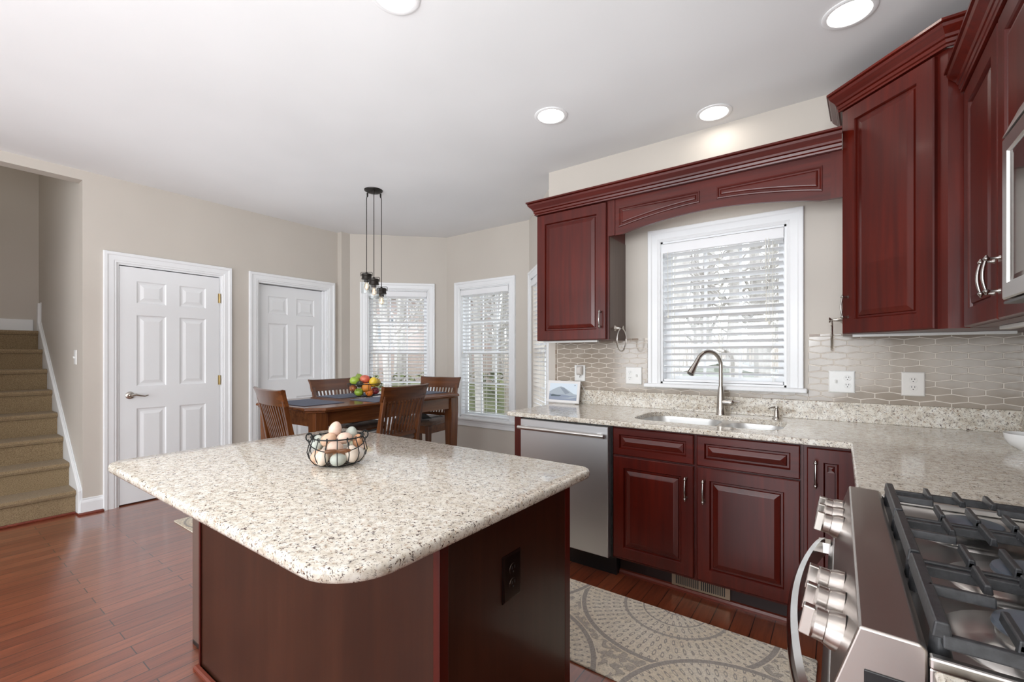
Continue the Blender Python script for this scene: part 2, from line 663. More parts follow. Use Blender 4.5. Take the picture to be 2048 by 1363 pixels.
def wall_panel(name, origin, rz, L, H, openings=(), th=0.12, z0=0.0):
    """front face on local y=0 facing -y; openings (x0,x1,z0,z1)."""
    xs = sorted({0.0, L} | {o[0] for o in openings} | {o[1] for o in openings})
    zs = sorted({z0, H} | {o[2] for o in openings} | {o[3] for o in openings})
    bm = B()
    nx, nz = len(xs) - 1, len(zs) - 1
    def solid(i, k):
        if i < 0 or k < 0 or i >= nx or k >= nz:
            return False
        cx, cz = (xs[i] + xs[i + 1]) / 2, (zs[k] + zs[k + 1]) / 2
        return not any(o[0] < cx < o[1] and o[2] < cz < o[3] for o in openings)
    V = {}
    def v(i, k, s):
        key = (i, k, s)
        if key not in V:
            V[key] = bm.verts.new((xs[i], th if s else 0, zs[k]))
        return V[key]
    for i in range(nx):
        for k in range(nz):
            if not solid(i, k):
                continue
            for s in (0, 1):
                bm.faces.new([v(i, k, s), v(i + 1, k, s), v(i + 1, k + 1, s), v(i, k + 1, s)])
            if not solid(i - 1, k):
                bm.faces.new([v(i, k, 0), v(i, k + 1, 0), v(i, k + 1, 1), v(i, k, 1)])
            if not solid(i + 1, k):
                bm.faces.new([v(i + 1, k, 0), v(i + 1, k + 1, 0), v(i + 1, k + 1, 1), v(i + 1, k, 1)])
            if not solid(i, k - 1):
                bm.faces.new([v(i, k, 0), v(i + 1, k, 0), v(i + 1, k, 1), v(i, k, 1)])
            if not solid(i, k + 1):
                bm.faces.new([v(i, k + 1, 0), v(i + 1, k + 1, 0), v(i + 1, k + 1, 1), v(i, k + 1, 1)])
    o = obj(name, bm, WALL)
    o.location = origin
    o.rotation_euler = (0, 0, rz)
    return struct(o)


# ------------------------------------------------------------------ room shell
bm = B()
bx(bm, -7.2, 0.82, -3.5, 4.3, -0.10, 0)
struct(obj('floor', bm, FLOORM))
bm = B()
poly = [(X_L - 0.12, -3.5), (0.82, -3.5), (0.82, 3.3), (-1.8, 3.3), (-2.6, 4.2), (-4.1, 4.2), (X_L - 0.12, 3.4)]
prism(bm, poly, 'z', ZC, ZC + 0.1)
struct(obj('ceiling', bm, CEIL))

# sink wall; local x=0 at x=-1.897
wall_panel('wall_back', (-1.897, Y_B, 0), 0, 2.717, ZC, [(0.901, 1.641, 1.075, 2.04)])
wall_panel('wall_right', (X_R, 3.22, 0), -PI / 2, 6.72, ZC)
# door wall, local x runs with world y from -3.5
LY = -3.5
wall_panel('wall_left', (X_L, LY, 0), PI / 2, 3.113 - LY, ZC,
           [(-0.30 - LY, 0.869 - LY, 0, 2.66), (1.077 - LY, 1.863 - LY, 0, 2.04), (2.198 - LY, 2.985 - LY, 0, 2.04)])
bm = B()
prism(bm, [(-4.986, 3.1131), (-4.784, 3.1131), (-4.784, 3.227), (-4.869, 3.312), (-4.986, 3.312)], 'z', 0, ZC)
struct(obj('wall_bay_return', bm, WALL))
S2 = math.sqrt(0.5)
LB = 0.818 / S2
wall_panel('wall_bay_left', (-4.784, 3.227, 0), PI / 4, LB, ZC, [(0.205, 0.925, 0.53, 2.07)])
wall_panel('wall_bay_back', (-3.966, 4.045, 0), 0, 1.242, ZC, [(0.231, 0.976, 0.53, 2.07)])
wall_panel('wall_bay_right', (-2.724, 4.045, 0), -PI / 4, 1.17, ZC, [(0.205, 0.925, 0.53, 2.07)])
bm = B()
bx(bm, -1.897, -1.78, 3.219, 3.34, 0, ZC)
struct(obj('wall_bay_end', bm, WALL))
# rear of the room, behind the camera, with a wide unseen opening made to let sky light in
wall_panel('wall_front', (X_R + 0.12, -3.5, 0), PI, 5.8, ZC, [(0.7, 5.0, 0.0, 2.3)])
# stairwell
wall_panel('wall_stair_side', (-6.75, 0.87, 0), 0, 6.75 + X_L - 0.001, 4.4, (), 0.12)
wall_panel('wall_stair_back', (-6.75, -0.42, 0), PI / 2, 1.3, 4.4, (), 0.12)
wall_panel('wall_stair_front', (X_L - 0.121, -0.30, 0), PI, 1.75, 4.4, (), 0.12)
wall_panel('wall_stair_upper', (X_L - 0.121, 0.87, 0), -PI / 2, 1.17, 4.4, (), 0.10, z0=2.84)
bm = B()
bx(bm, -6.9, X_L - 0.1, -0.45, 1.0, 4.4, 4.5)
struct(obj('ceiling_stair', bm, CEIL))


def baseboard(name, path, side=1):
    bm = B()
    sweep(bm, path, BASE, side=side)
    o = struct(obj(name, bm, TRIM))
    bm = B()
    sweep(bm, path, [(u + 0.014 if u >= 0 else u, w) for u, w in SHOEP], side=side)
    obj('shoe_moulding', bm, SHOE, o)
    return o


baseboard('baseboard_left', [(X_L - 0.05, 0.869), (X_L, 0.869), (X_L, 0.991)])
baseboard('baseboard_left_middle', [(X_L, 1.949), (X_L, 2.112)])
baseboard('baseboard_bay', [(X_L, 3.071), (X_L, 3.113), (-4.784, 3.113), (-4.784, 3.227), (-3.966, 4.045), (-2.724, 4.045), (-1.90, 3.221), (-1.897, 3.10), (-1.73, 3.10)])


# ------------------------------------------------------------------ windows
def make_window(i, origin, rz, x0, x1, z0, z1, stool=True, apron=True, slat_pitch=0.043, blind_label='', tilt=-0.28, cas=0.086):
    w = x1 - x0
    M = sroot('window_%d' % i, origin, rz)
    # casing
    bm = B()
    zb = z0 if stool else z0
    path = [(x0, zb), (x0, z1), (x1, z1), (x1, zb)]
    sweep(bm, path, CASE, WALLM, side=-1)
    obj('window_casing', bm, TRIM, M)
    bm = B()
    t = 0.012
    bx(bm, x0, x0 + t, 0, 0.12, z0, z1)
    bx(bm, x1 - t, x1, 0, 0.12, z0, z1)
    bx(bm, x0, x1, 0, 0.12, z1 - t, z1)
    bx(bm, x0, x1, 0, 0.12, z0, z0 + t)
    obj('window_jamb', bm, TRIM, M)
    bm = B()
    bx(bm, x0 - 0.105, x1 + 0.105, -0.055, 0.03, z0 - 0.028, z0)
    obj('window_stool', bm, TRIM, M, bevel=0.008, seg=3)
    if apron:
        bm = B()
        bx(bm, x0 - 0.086, x1 + 0.086, -0.016, 0, z0 - 0.105, z0 - 0.028)
        bx(bm, x0 - 0.086, x1 + 0.086, -0.022, 0, z0 - 0.062, z0 - 0.03)
        obj('window_apron', bm, TRIM, M, bevel=0.004)
    # two sashes
    zm = (z0 + z1) / 2
    for (a, b, y) in ((z0 + t, zm + 0.02, 0.080), (zm - 0.02, z1 - t, 0.105)):
        bm = B()
        s = 0.038
        X0, X1 = x0 + t, x1 - t
        bx(bm, X0, X0 + s, y, y + 0.022, a, b)
        bx(bm, X1 - s, X1, y, y + 0.022, a, b)
        bx(bm, X0 + s, X1 - s, y, y + 0.022, a, a + s)
        bx(bm, X0 + s, X1 - s, y, y + 0.022, b - s, b)
        for k in (1, 2):
            xm = X0 + s + (X1 - X0 - 2 * s) * k / 3
            bx(bm, xm - 0.008, xm + 0.008, y + 0.006, y + 0.016, a + s, b - s)
        zz = (a + b) / 2
        bx(bm, X0 + s, X1 - s, y + 0.007, y + 0.015, zz - 0.008, zz + 0.008)
        f = obj('window_sash', bm, TRIM, M)
        bm = B()
        bx(bm, X0 + s - 0.004, X1 - s + 0.004, y + 0.010, y + 0.012, a + s - 0.004, b - s + 0.004)
        obj('window_pane', bm, GLASS, f)
    # blind
    bl = thing('window_blind', blind_label, 'window blind', origin, rz, 'white slatted window blinds')
    X0, X1 = x0 + 0.016, x1 - 0.016
    bm = B()
    bx(bm, X0, X1, 0.0, 0.055, z1 - t - 0.048, z1 - t - 0.004)
    prism(bm, [(-0.004, z1 - 0.082), (-0.012, z1 - 0.078), (-0.012, z1 - 0.022), (-0.008, z1 - 0.016), (0.0, z1 - 0.016), (0.0, z1 - 0.082)], 'x', X0 - 0.002, X1 + 0.002)
    obj('headrail', bm, BLIND, bl)
    zb = z0 + t + 0.018
    zt = z1 - 0.09
    n = int(round((zt - zb) / slat_pitch))
    bm = B()
    for k in range(1, n + 1):
        z = zb + (zt - zb) * k / n
        bx(bm, X0 + 0.003, X1 - 0.003, -0.024, 0.024, -0.0014, 0.0014, T(0, 0.030, z, rx=tilt))
    obj('slats', bm, BLIND, bl)
    bm = B()
    bx(bm, X0 + 0.002, X1 - 0.002, 0.006, 0.056, z0 + t + 0.002, z0 + t + 0.018)
    obj('bottom_rail', bm, BLIND, bl, bevel=0.003)
    bm = B()
    for fx in ((0.08, 0.5, 0.92) if w > 0.5 else (0.15, 0.85)):
        xx = X0 + (X1 - X0) * fx
        for yy in (0.0045, 0.0555):
            tube(bm, [(xx, yy, zb), (xx, yy, zt)], 0.0012, 5)
        tube(bm, [(xx + 0.01, 0.03, zb), (xx + 0.01, 0.03, zt)], 0.0010, 5)
    obj('ladder_cords', bm, CORD, bl)
    for xx, dz in ((X0 + 0.035, 0.45), (X1 - 0.09, 0.50), (X1 - 0.075, 0.52)):
        bm = B()
        tube(bm, [(xx, -0.016, z1 - 0.07), (xx + 0.003, -0.018, z1 - 0.07 - (z1 - z0) * dz)], 0.0014, 5)
        lathe(bm, [(0, 0), (0.005, 0.003), (0.006, 0.016), (0.002, 0.024), (0, 0.025)], 8, T(xx + 0.003, -0.018, z1 - 0.072 - (z1 - z0) * dz - 0.018))
        obj('pull_cord', bm, CORD, bl)
    return M, bl


make_window(1, (-1.897, Y_B, 0), 0, 0.901, 1.641, 1.075, 2.04, apron=False, blind_label='white slatted blind in the window over the kitchen sink')
make_window(2, (-4.784, 3.227, 0), PI / 4, 0.205, 0.925, 0.53, 2.07, blind_label='white slatted blind in the bay window behind the pendant lamp')
make_window(3, (-3.966, 4.045, 0), 0, 0.231, 0.976, 0.53, 2.07, blind_label='white slatted blind in the middle window of the bay')
make_window(4, (-2.724, 4.045, 0), -PI / 4, 0.115, 0.86, 0.53, 2.07, blind_label='white slatted blind in the bay window half hidden by the cherry wall cabinet')


# ------------------------------------------------------------------ doors
def six_panel(bm, w, h):
    """slab 0..w, 0..h; front at y=0 facing -y, back y=.035"""
    st, mid = 0.115, 0.10
    pw = (w - 2 * st - mid) / 2
    rows = [(0.20, 0.80), (0.99, 1.60), (1.70, h - 0.115)]
    rows = [(a, b) for a, b in rows]
    xs = [(st, st + pw), (st + pw + mid, w - st)]
    # rails and stiles
    for x0, x1 in ((0, st), (w - st, w)):
        bx(bm, x0, x1, 0, 0.035, 0, h)
    bx(bm, st + pw, st + pw + mid, 0, 0.035, 0, h)
    zz = [0, rows[0][0], rows[0][1], rows[1][0], rows[1][1], rows[2][0], rows[2][1], h]
    for a, b in ((zz[0], zz[1]), (zz[2], zz[3]), (zz[4], zz[5]), (zz[6], zz[7])):
        for x0, x1 in xs:
            bx(bm, x0, x1, 0, 0.035, a, b)
    for x0, x1 in xs:
        for a, b in rows:
            rings(bm, rect(x0, x1, a, b), [(0, 0), (0.008, 0.007), (0.018, 0.009), (0.026, 0.009), (0.050, 0.002), (0.052, 0.002)])
    return bm


def make_door(i, y0, y1, dy, hinge=None, lever=False):
    w = y1 - y0
    R = sroot('door_%d' % i, (X_L, y0, 0), PI / 2)
    bm = B()
    sweep(bm, [(0, 0), (0, 2.04), (w, 2.04), (w, 0)], CASE, WALLM, side=-1)
    obj('door_casing', bm, TRIM, R)
    bm = B()
    t = 0.015
    bx(bm, 0, t, 0, 0.12, 0, 2.04)
    bx(bm, w - t, w, 0, 0.12, 0, 2.04)
    bx(bm, t, w - t, 0, 0.12, 2.04 - t, 2.04)
    if dy > 0.03:
        bx(bm, w - 0.045, w - t, 0.03, 0.055, 0, 2.02)
    obj('door_jamb', bm, TRIM, R)
    bm = B()
    six_panel(bm, w - 2 * t - 0.006, 2.005)
    p = obj('door_panel', bm, DOORW, R, loc=(t + 0.003, dy, 0.012))
    if lever:
        bm = B()
        lathe(bm, [(0, 0.012), (0.018, 0.012), (0.030, 0.006), (0.033, 0), (0, 0)], 20, T(0.07, 0, 0.915, rx=PI / 2))
        tube(bm, [(0.07, 0, 0.915), (0.07, -0.045, 0.915)], 0.010, 10)
        tube(bm, [(0.07, -0.045, 0.915), (0.10, -0.050, 0.922), (0.13, -0.050, 0.912), (0.16, -0.048, 0.906), (0.185, -0.048, 0.913)],
             [0.011, 0.010, 0.008, 0.007, 0.005], 10)
        obj('door_handle', bm, NICKEL, p, smooth=True)
    if hinge:
        for z in (0.25, 1.03, 1.82):
            bm = B()
            bx(bm, w - 0.030, w - 0.008, -0.004, 0.002, z - 0.045, z + 0.045)
            tube(bm, [(w - 0.018, -0.006, z - 0.045), (w - 0.018, -0.006, z + 0.045)], 0.006, 8)
            obj('door_hinge', bm, BRASS, R)
    return R


make_door(1, 1.077, 1.863, 0.004, hinge=True, lever=True)
make_door(2, 2.198, 2.985, 0.06)
# dark rooms behind the closed doors are not seen; backs close the pockets
bm = B()
bx(bm, X_L - 0.14, X_L - 0.121, 1.0, 3.1, 0, 2.1)
struct(obj('wall_closet', bm, WALL))

# ------------------------------------------------------------------ stairs
RUN, RISE, NX0, SY = 0.232, 0.1895, -4.93, 0.842
st = thing('staircase', 'carpeted staircase climbing away through the opening in the left wall', 'staircase', (0, 0, 0))
nst = 8
pts = [(NX0 - 0.02, 0)]
for k in range(nst):
    xf = NX0 - 0.02 - RUN * k
    z = RISE * (k + 1)
    pts += [(xf, z - 0.045), (xf + 0.018, z - 0.040), (xf + 0.026, z - 0.022), (xf + 0.018, z - 0.004), (xf, z)]
    if k < nst - 1:
        pts += [(xf - RUN, z)]
pts += [(-6.748, RISE * nst), (-6.748, 0)]
bm = B()
prism(bm, pts, 'y', -0.298, SY)
obj('carpet_runner', bm, CARPET, st)
bm = B()
sl = RISE / RUN
top0 = (-4.88, 0.0)
xa, za = -4.90, 0.215
xb = -6.60
zb_ = za + (xa - xb) * sl
prism(bm, [(-4.868, 0), (-4.868, 0.19), (xa, za), (xb, zb_), (xb, 1.80), (xb - 0.05, 1.80), (xb - 0.05, 1.2), (-5.1, 0)], 'y', SY + 0.001, SY + 0.020)
prism(bm, [(-4.866, 0), (-4.866, 0.20), (xa, za + 0.012), (xb, zb_ + 0.012), (xb + 0.002, 1.81), (xb - 0.06, 1.81), (xb - 0.06, 1.2), (-5.1, 0)], 'y', SY + 0.020, SY + 0.028)
obj('stair_skirt_board', bm, TRIM, st, bevel=0.003)
bm = B()
bx(bm, -6.749, -6.735, -0.29, 0.83, RISE * nst, RISE * nst + 0.12)
struct(obj('baseboard_stair', bm, TRIM, bevel=0.004))
bm = B()
bx(bm, NX0 - 0.02, NX0, -0.29, SY, 0, 0.02)
struct(obj('trim_1', bm, SHOE, bevel=0.006))


# ------------------------------------------------------------------ wall plates
def plate(name, label, cat, origin, rz, w, h, kinds, mat=None, group=None):
    """kinds: list of (x centre, 'outlet'|'switch')."""
    mat = mat or PLATE
    R = thing(name, label, cat, origin, rz, group)
    bm = B()
    rings(bm, rect(-w / 2, w / 2, -h / 2, h / 2), [(0, 0), (0, -0.003), (0.004, -0.006), (0.006, -0.0065)], capb=True)
    obj('cover_plate', bm, mat, R)
    for cx, k in kinds:
        if k == 'outlet':
            for dz in (-0.020, 0.020):
                bm = B()
                lathe(bm, [(0, -0.008), (0.0155, -0.008), (0.0165, -0.006), (0.0165, 0.0)], 20, T(cx, 0, dz, rx=-PI / 2) @ Matrix.Scale(1, 4))
                r = obj('receptacle', bm, mat, R)
                bm = B()
                for sx in (-0.006, 0.006):
                    bx(bm, cx + sx - 0.0012, cx + sx + 0.0012, -0.0086, -0.0078, dz + 0.001, dz + 0.009)
                lathe(bm, [(0, -0.0086), (0.0026, -0.0086), (0.0026, -0.007)], 10, T(cx, 0, dz - 0.007, rx=-PI / 2))
                obj('slots', bm, SLOT, r)
        else:
            bm = B()
            bx(bm, cx - 0.005, cx + 0.005, -0.016, -0.005, -0.004, 0.012, T(rx=0.3))
            obj('toggle', bm, mat, R, bevel=0.001)
    return R


YT = Y_B - 0.009
plate('outlet_and_switch_plate', 'white outlet and switch plate on tile, touching the sink window stool', 'outlet', (-1.186, YT, 1.122), 0, 0.118, 0.122, [(-0.026, 'outlet'), (0.024, 'switch')])
pw = plate('wall_outlet', 'white wall outlet with a plugged-in adapter behind the small display', 'outlet', (-1.612, YT, 1.13), 0, 0.09, 0.122, [(0.0, 'outlet')])
plate('switch_and_outlet_plate', 'white switch and outlet plate on tile right of the sink window', 'outlet', (0.006, YT, 1.119), 0, 0.118, 0.122, [(-0.026, 'switch'), (0.026, 'outlet')])
plate('wall_outlet', 'almond duplex outlet alone on the tile below the diagonal corner cabinet', 'outlet', (0.303, YT, 1.117), 0, 0.092, 0.124, [(0, 'outlet')], PLATE2)
plate('light_switch', 'white light switch on the side wall of the staircase', 'switch', (-5.10, 0.8695, 1.25), 0, 0.075, 0.12, [(0, 'switch')])
ad = thing('plug_in_adapter', 'white rounded plug-in adapter in the outlet behind the small display', 'adapter', (-1.605, YT - 0.0085, 1.152))
bm = B()
rings(bm, offset(rect(-0.024, 0.024, -0.035, 0.035), 0), [(0, 0), (0.0, -0.02), (0.006, -0.032), (0.014, -0.036)], capb=True)
obj('adapter_body', bm, plain('adapter_plastic', (0.62, 0.58, 0.54), 0.35), ad, bevel=0.006, seg=3)
bm = B()
tube(bm, [(0.0, -0.02, -0.033), (0.0, -0.024, -0.055)], 0.004, 8)
obj('cable_neck', bm, PLATE, ad)

# ------------------------------------------------------------------ backsplash tile
def in_any(px, pz, boxes):
    return any(a <= px <= b and c <= pz <= d for a, b, c, d in boxes)


def clip_poly(poly, x0, x1, z0, z1):
    def clip(ps, f, inter):
        out = []
        for i in range(len(ps)):
            a, b = ps[i - 1], ps[i]
            if f(b):
                if not f(a):
                    out.append(inter(a, b))
                out.append(b)
            elif f(a):
                out.append(inter(a, b))
        return out
    def ix(v):
        return lambda a, b: (v, a[1] + (b[1] - a[1]) * (v - a[0]) / (b[0] - a[0]))
    def iz(v):
        return lambda a, b: (a[0] + (b[0] - a[0]) * (v - a[1]) / (b[1] - a[1]), v)
    for f, g in ((lambda p: p[0] >= x0, ix(x0)), (lambda p: p[0] <= x1, ix(x1)), (lambda p: p[1] >= z0, iz(z0)), (lambda p: p[1] <= z1, iz(z1))):
        if not poly:
            return []
        poly = clip(poly, f, g)
    return poly


def tiles(bm, rx0, rx1, rz0, rz1, ox, px=0.119, pz=0.0357):
    hw, hs, hp = px / 2 - 0.0021, 0.0108, 0.0208
    r0 = int((rz0 - 0.9) / pz) - 1
    for r in range(r0, r0 + 40):
        zc = 0.905 + r * pz
        if zc - hp > rz1 or zc + hp < rz0:
            continue
        off = (px / 2) * (r % 2)
        k0 = int((rx0 - ox) / px) - 2
        for k in range(k0, k0 + int((rx1 - rx0) / px) + 5):
            xc = ox + off + k * px
            hexa = [(xc - hw, zc - hs), (xc, zc - hp), (xc + hw, zc - hs), (xc + hw, zc + hs), (xc, zc + hp), (xc - hw, zc + hs)]
            q = clip_poly(hexa, rx0, rx1, rz0, rz1)
            if len(q) < 3:
                continue
            xs = [p[0] for p in q]
            zs = [p[1] for p in q]
            if max(xs) - min(xs) < 0.006 or max(zs) - min(zs) < 0.006:
                continue
            # drop duplicate points
            qq = []
            for p in q:
                if not qq or (Vector(p) - Vector(qq[-1])).length > 1e-4:
                    qq.append(p)
            if (Vector(qq[0]) - Vector(qq[-1])).length < 1e-4:
                qq.pop()
            if len(qq) < 3:
                continue
            rings(bm, qq, [(0, -0.003), (0, -0.0052), (0.0012, -0.0060)])


ts = struct(sroot('wall_backsplash', (0, Y_B, 0)))
bm = B()
regs = [(-1.815, -1.088, 1.006, 1.372), (-1.088, -0.148, 1.006, 1.046), (-0.148, 0.699, 1.006, 1.372)]
for a, b, c, d in regs:
    bx(bm, a, b, -0.0048, 0, c, d)
bx(bm, -1.838, -1.815, -0.004, 0, 1.006, 1.388)
bx(bm, -1.838, -1.088, -0.004, 0, 1.372, 1.388)
bx(bm, -0.148, 0.699, -0.004, 0, 1.372, 1.388)
obj('grout_bed', bm, GROUT, ts)
bm = B()
for a, b, c, d in regs:
    tiles(bm, a, b, c, d, 0.0902)
obj('hexagon_tiles', bm, TILE, ts)
bm = B()
bm2 = B()
x = -1.81
k = 0
while x < 0.69:
    if not (-1.14 < x < -0.15):
        q = bm2 if k % 3 == 0 else bm
        rings(q, rect(x, min(x + 0.048, 0.698), 1.3745, 1.3865), [(0, -0.003), (0, -0.006), (0.001, -0.0075)])
    x += 0.0505
    k += 1
z = 1.01
while z < 1.37:
    q = bm2 if k % 3 == 0 else bm
    rings(q, rect(-1.835, -1.819, z, z + 0.036), [(0, -0.003), (0, -0.006), (0.001, -0.0075)])
    z += 0.038
    k += 1
obj('border_tiles', bm, TILE, ts)
obj('accent_tiles', bm2, TILEA, ts)
bm = B()
bx(bm, -0.004, 0, -0.0, 3.3, 1.006, 1.388)
o = obj('grout_side', bm, GROUT, None)
o.name = 'wall_backsplash_side'
o.location = (X_R, -0.2, 0)
struct(o)
# side wall tiles as children
M2 = sroot('wall_backsplash_right', (X_R, 3.094, 0), -PI / 2)
bm = B()
tiles(bm, 0, 3.2, 1.006, 1.372, 0.03)
obj('side_hexagon_tiles', bm, TILE, M2)

# ------------------------------------------------------------------ counters
def round_poly(corners, radii, n=8):
    out = []
    m = len(corners)
    for i in range(m):
        p0, p1, p2 = Vector(corners[i - 1]), Vector(corners[i]), Vector(corners[(i + 1) % m])
        r = radii[i]
        if r <= 0:
            out.append(tuple(p1))
            continue
        a = (p0 - p1).normalized()
        b = (p2 - p1).normalized()
        half = a.angle(b) / 2
        d = r / math.tan(half)
        c = p1 + (a + b).normalized() * (r / math.sin(half))
        s0, s1 = p1 + a * d, p1 + b * d
        a0 = math.atan2(s0.y - c.y, s0.x - c.x)
        a1 = math.atan2(s1.y - c.y, s1.x - c.x)
        while a1 - a0 > PI:
            a1 -= 2 * PI
        while a1 - a0 < -PI:
            a1 += 2 * PI
        for k in range(n + 1):
            t = a0 + (a1 - a0) * k / n
            out.append((c.x + r * math.cos(t), c.y + r * math.sin(t)))
    return out


def slab(bm, outer, holes, z0, z1, e=0.006):
    """slab with holes and softly rounded outer edge."""
    def loop(pts, z):
        vs = [bm.verts.new((p[0], p[1], z)) for p in pts]
        return vs
    prof = [(0, z0 + e), (e * 0.3, z0 + e * 0.3), (e, z0)]
    prof_top = [(e, z1), (e * 0.3, z1 - e * 0.3), (0, z1 - e)]
    L = [loop(offset(outer, d), z) for d, z in (prof_top + prof)]
    n = len(outer)
    for A, Q in zip(L, L[1:]):
        for i in range(n):
            bm.faces.new([A[i], A[(i + 1) % n], Q[(i + 1) % n], Q[i]])
    H = []
    for h in holes:
        a, b, c = loop(offset(h, -0.003), z1), loop(h, z1 - 0.003), loop(h, z0)
        for P_, Q in ((a, b), (b, c)):
            for i in range(len(h)):
                bm.faces.new([P_[i], P_[(i + 1) % len(h)], Q[(i + 1) % len(h)], Q[i]])
        H.append((a, c))
    def fill(outer_v, hole_vs):
        edges = []
        for vs in [outer_v] + hole_vs:
            for i in range(len(vs)):
                e_ = bm.edges.get((vs[i], vs[(i + 1) % len(vs)])) or bm.edges.new((vs[i], vs[(i + 1) % len(vs)]))
                edges.append(e_)
        bmesh.ops.triangle_fill(bm, use_beauty=True, edges=edges)
    fill(L[0], [h[0] for h in H])
    fill(L[-1], [h[1] for h in H])
    return bm


CT, CB = 0.90, 0.872
XF = 0.035      # front line of the stove-side counter
sink_hole = round_poly([(-0.985, 2.495), (-0.232, 2.495), (-0.232, 2.87), (-0.50, 2.955), (-0.985, 2.955)], [0.11, 0.11, 0.10, 0.5, 0.13], 8)
outer = round_poly([(-1.765, 2.343), (XF, 2.343), (XF, 1.484), (0.697, 1.484), (0.697, 3.097), (-1.765, 3.097)], [0.025, 0.004, 0, 0, 0, 0.0], 5)
ct = thing('granite_countertop', 'speckled granite countertop wrapping from the dishwasher past the sink to the range', 'countertop')
bm = B()
slab(bm, outer, [sink_hole], CB, CT)
obj('counter_slab', bm, GRAN, ct)
bm = B()
bx(bm, -1.765, 0.697, 3.078, 3.0975, CT, 1.006)
bx(bm, 0.680, 0.6975, 1.484, 3.078, CT, 1.006)
obj('counter_upstand', bm, GRAN, ct, bevel=0.002)
ct2 = thing('granite_countertop', 'strip of granite counter on the near side of the range', 'countertop')
bm = B()
slab(bm, [(0.088, -1.5), (0.697, -1.5), (0.697, 0.708), (0.088, 0.708)], [], CB, CT)
obj('counter_slab', bm, GRAN, ct2)

# sink
sk = thing('kitchen_sink', 'stainless double-bowl sink set under the granite counter', 'sink', (0, 0, 0))
bm = B()
def bowl(bm, x0, x1, y0, y1, r, depth):
    base = round_poly([(x0, y0), (x1, y0), (x1, y1), (x0, y1)], [r] * 4, 8)
    prev = None
    for d, z in ((0, CB - 0.001), (0.002, CB - 0.02), (0.006, CB - depth + 0.03), (0.016, CB - depth + 0.008), (0.035, CB - depth), (0.06, CB - depth)):
        vs = [bm.verts.new((p[0], p[1], z)) for p in offset(base, d)]
        if prev:
            for i in range(len(vs)):
                bm.faces.new([prev[i], prev[(i + 1) % len(vs)], vs[(i + 1) % len(vs)], vs[i]])
        prev = vs
    bm.faces.new(prev)
bowl(bm, -0.990, -0.565, 2.488, 2.962, 0.10, 0.20)
obj('left_bowl', bm, SINKST, sk, smooth=True)
bm = B()
bowl(bm, -0.520, -0.226, 2.488, 2.90, 0.10, 0.18)
obj('right_bowl', bm, SINKST, sk, smooth=True)
bm = B()
slab(bm, rect(-1.01, -0.205, 2.47, 2.975), [round_poly([(-0.990, 2.488), (-0.565, 2.488), (-0.565, 2.962), (-0.990, 2.962)], [0.10] * 4, 8),
     round_poly([(-0.520, 2.488), (-0.226, 2.488), (-0.226, 2.90), (-0.520, 2.90)], [0.10] * 4, 8)], CB - 0.004, CB - 0.0005, e=0.001)
obj('sink_flange', bm, STEELX, sk)
for xx in (-0.78, -0.37):
    bm = B()
    dz = CB - (0.20 if xx < -0.5 else 0.18)
    lathe(bm, [(0.045, 0.001), (0.042, 0.004), (0.030, 0.002), (0, 0.0015)], 20, T(xx, 2.72, dz))
    obj('drain', bm, CHROME, sk, smooth=True)

# faucet
fa = thing('kitchen_faucet', 'brushed nickel gooseneck faucet behind the sink', 'faucet', (-0.595, 3.0, CT))
bm = B()
lathe(bm, [(0, 0), (0.030, 0), (0.030, 0.006), (0.026, 0.012), (0.025, 0.05), (0.021, 0.12), (0.016, 0.165), (0.0145, 0.175), (0, 0.175)], 24)
obj('faucet_body', bm, NICKEL, fa, smooth=True)
ux, uy = -0.62, -0.785
R_ = 0.088
pts = [(0, 0, 0.165), (0, 0, 0.22), (0, 0, 0.30)]
for k in range(1, 13):
    t = PI * k / 12 * 0.86
    h = R_ * (1 - math.cos(t))
    pts.append((ux * h, uy * h, 0.30 + R_ * math.sin(t)))
bm = B()
tube(bm, pts, 0.0125, 14)
obj('spout', bm, NICKEL, fa, smooth=True)
e0 = Vector(pts[-1])
dirv = (Vector(pts[-1]) - Vector(pts[-2])).normalized()
bm = B()
tube(bm, [e0 - dirv * 0.004, e0 + dirv * 0.03, e0 + dirv * 0.07, e0 + dirv * 0.098, e0 + dirv * 0.10], [0.0135, 0.0145, 0.0205, 0.0235, 0.019], 16)
obj('spray_head', bm, NICKEL, fa, smooth=True)
bm = B()
tube(bm, [e0 + dirv * 0.098, e0 + dirv * 0.103], [0.019, 0.018], 16)
obj('spray_nozzle', bm, BLACK, fa)
bm = B()
tube(bm, [(0.010, 0, 0.078), (0.03, -0.003, 0.078), (0.055, -0.006, 0.078), (0.070, -0.007, 0.078), (0.078, -0.008, 0.078)], [0.020, 0.0205, 0.020, 0.016, 0.008], 16)
hub = obj('handle_hub', bm, NICKEL, fa, smooth=True)
bm = B()
tube(bm, [(0.060, -0.006, 0.084), (0.085, -0.012, 0.088), (0.110, -0.018, 0.086)], [0.006, 0.0055, 0.004], 10)
obj('lever', bm, NICKEL, hub, smooth=True)

sd = thing('soap_dispenser', 'small nickel soap dispenser pump on the counter beside the faucet', 'soap dispenser', (-0.296, 2.985, CT))
bm = B()
lathe(bm, [(0, 0), (0.023, 0), (0.023, 0.003), (0.016, 0.010), (0.014, 0.016), (0.0135, 0.045), (0.010, 0.050), (0.009, 0.058), (0.013, 0.062), (0.013, 0.072), (0, 0.074)], 20)
obj('pump_body', bm, NICKEL, sd, smooth=True)
bm = B()
tube(bm, [(0, 0, 0.067), (-0.02, -0.02, 0.067), (-0.036, -0.036, 0.060)], [0.005, 0.0045, 0.0035], 10)
obj('pump_spout', bm, NICKEL, sd, smooth=True)

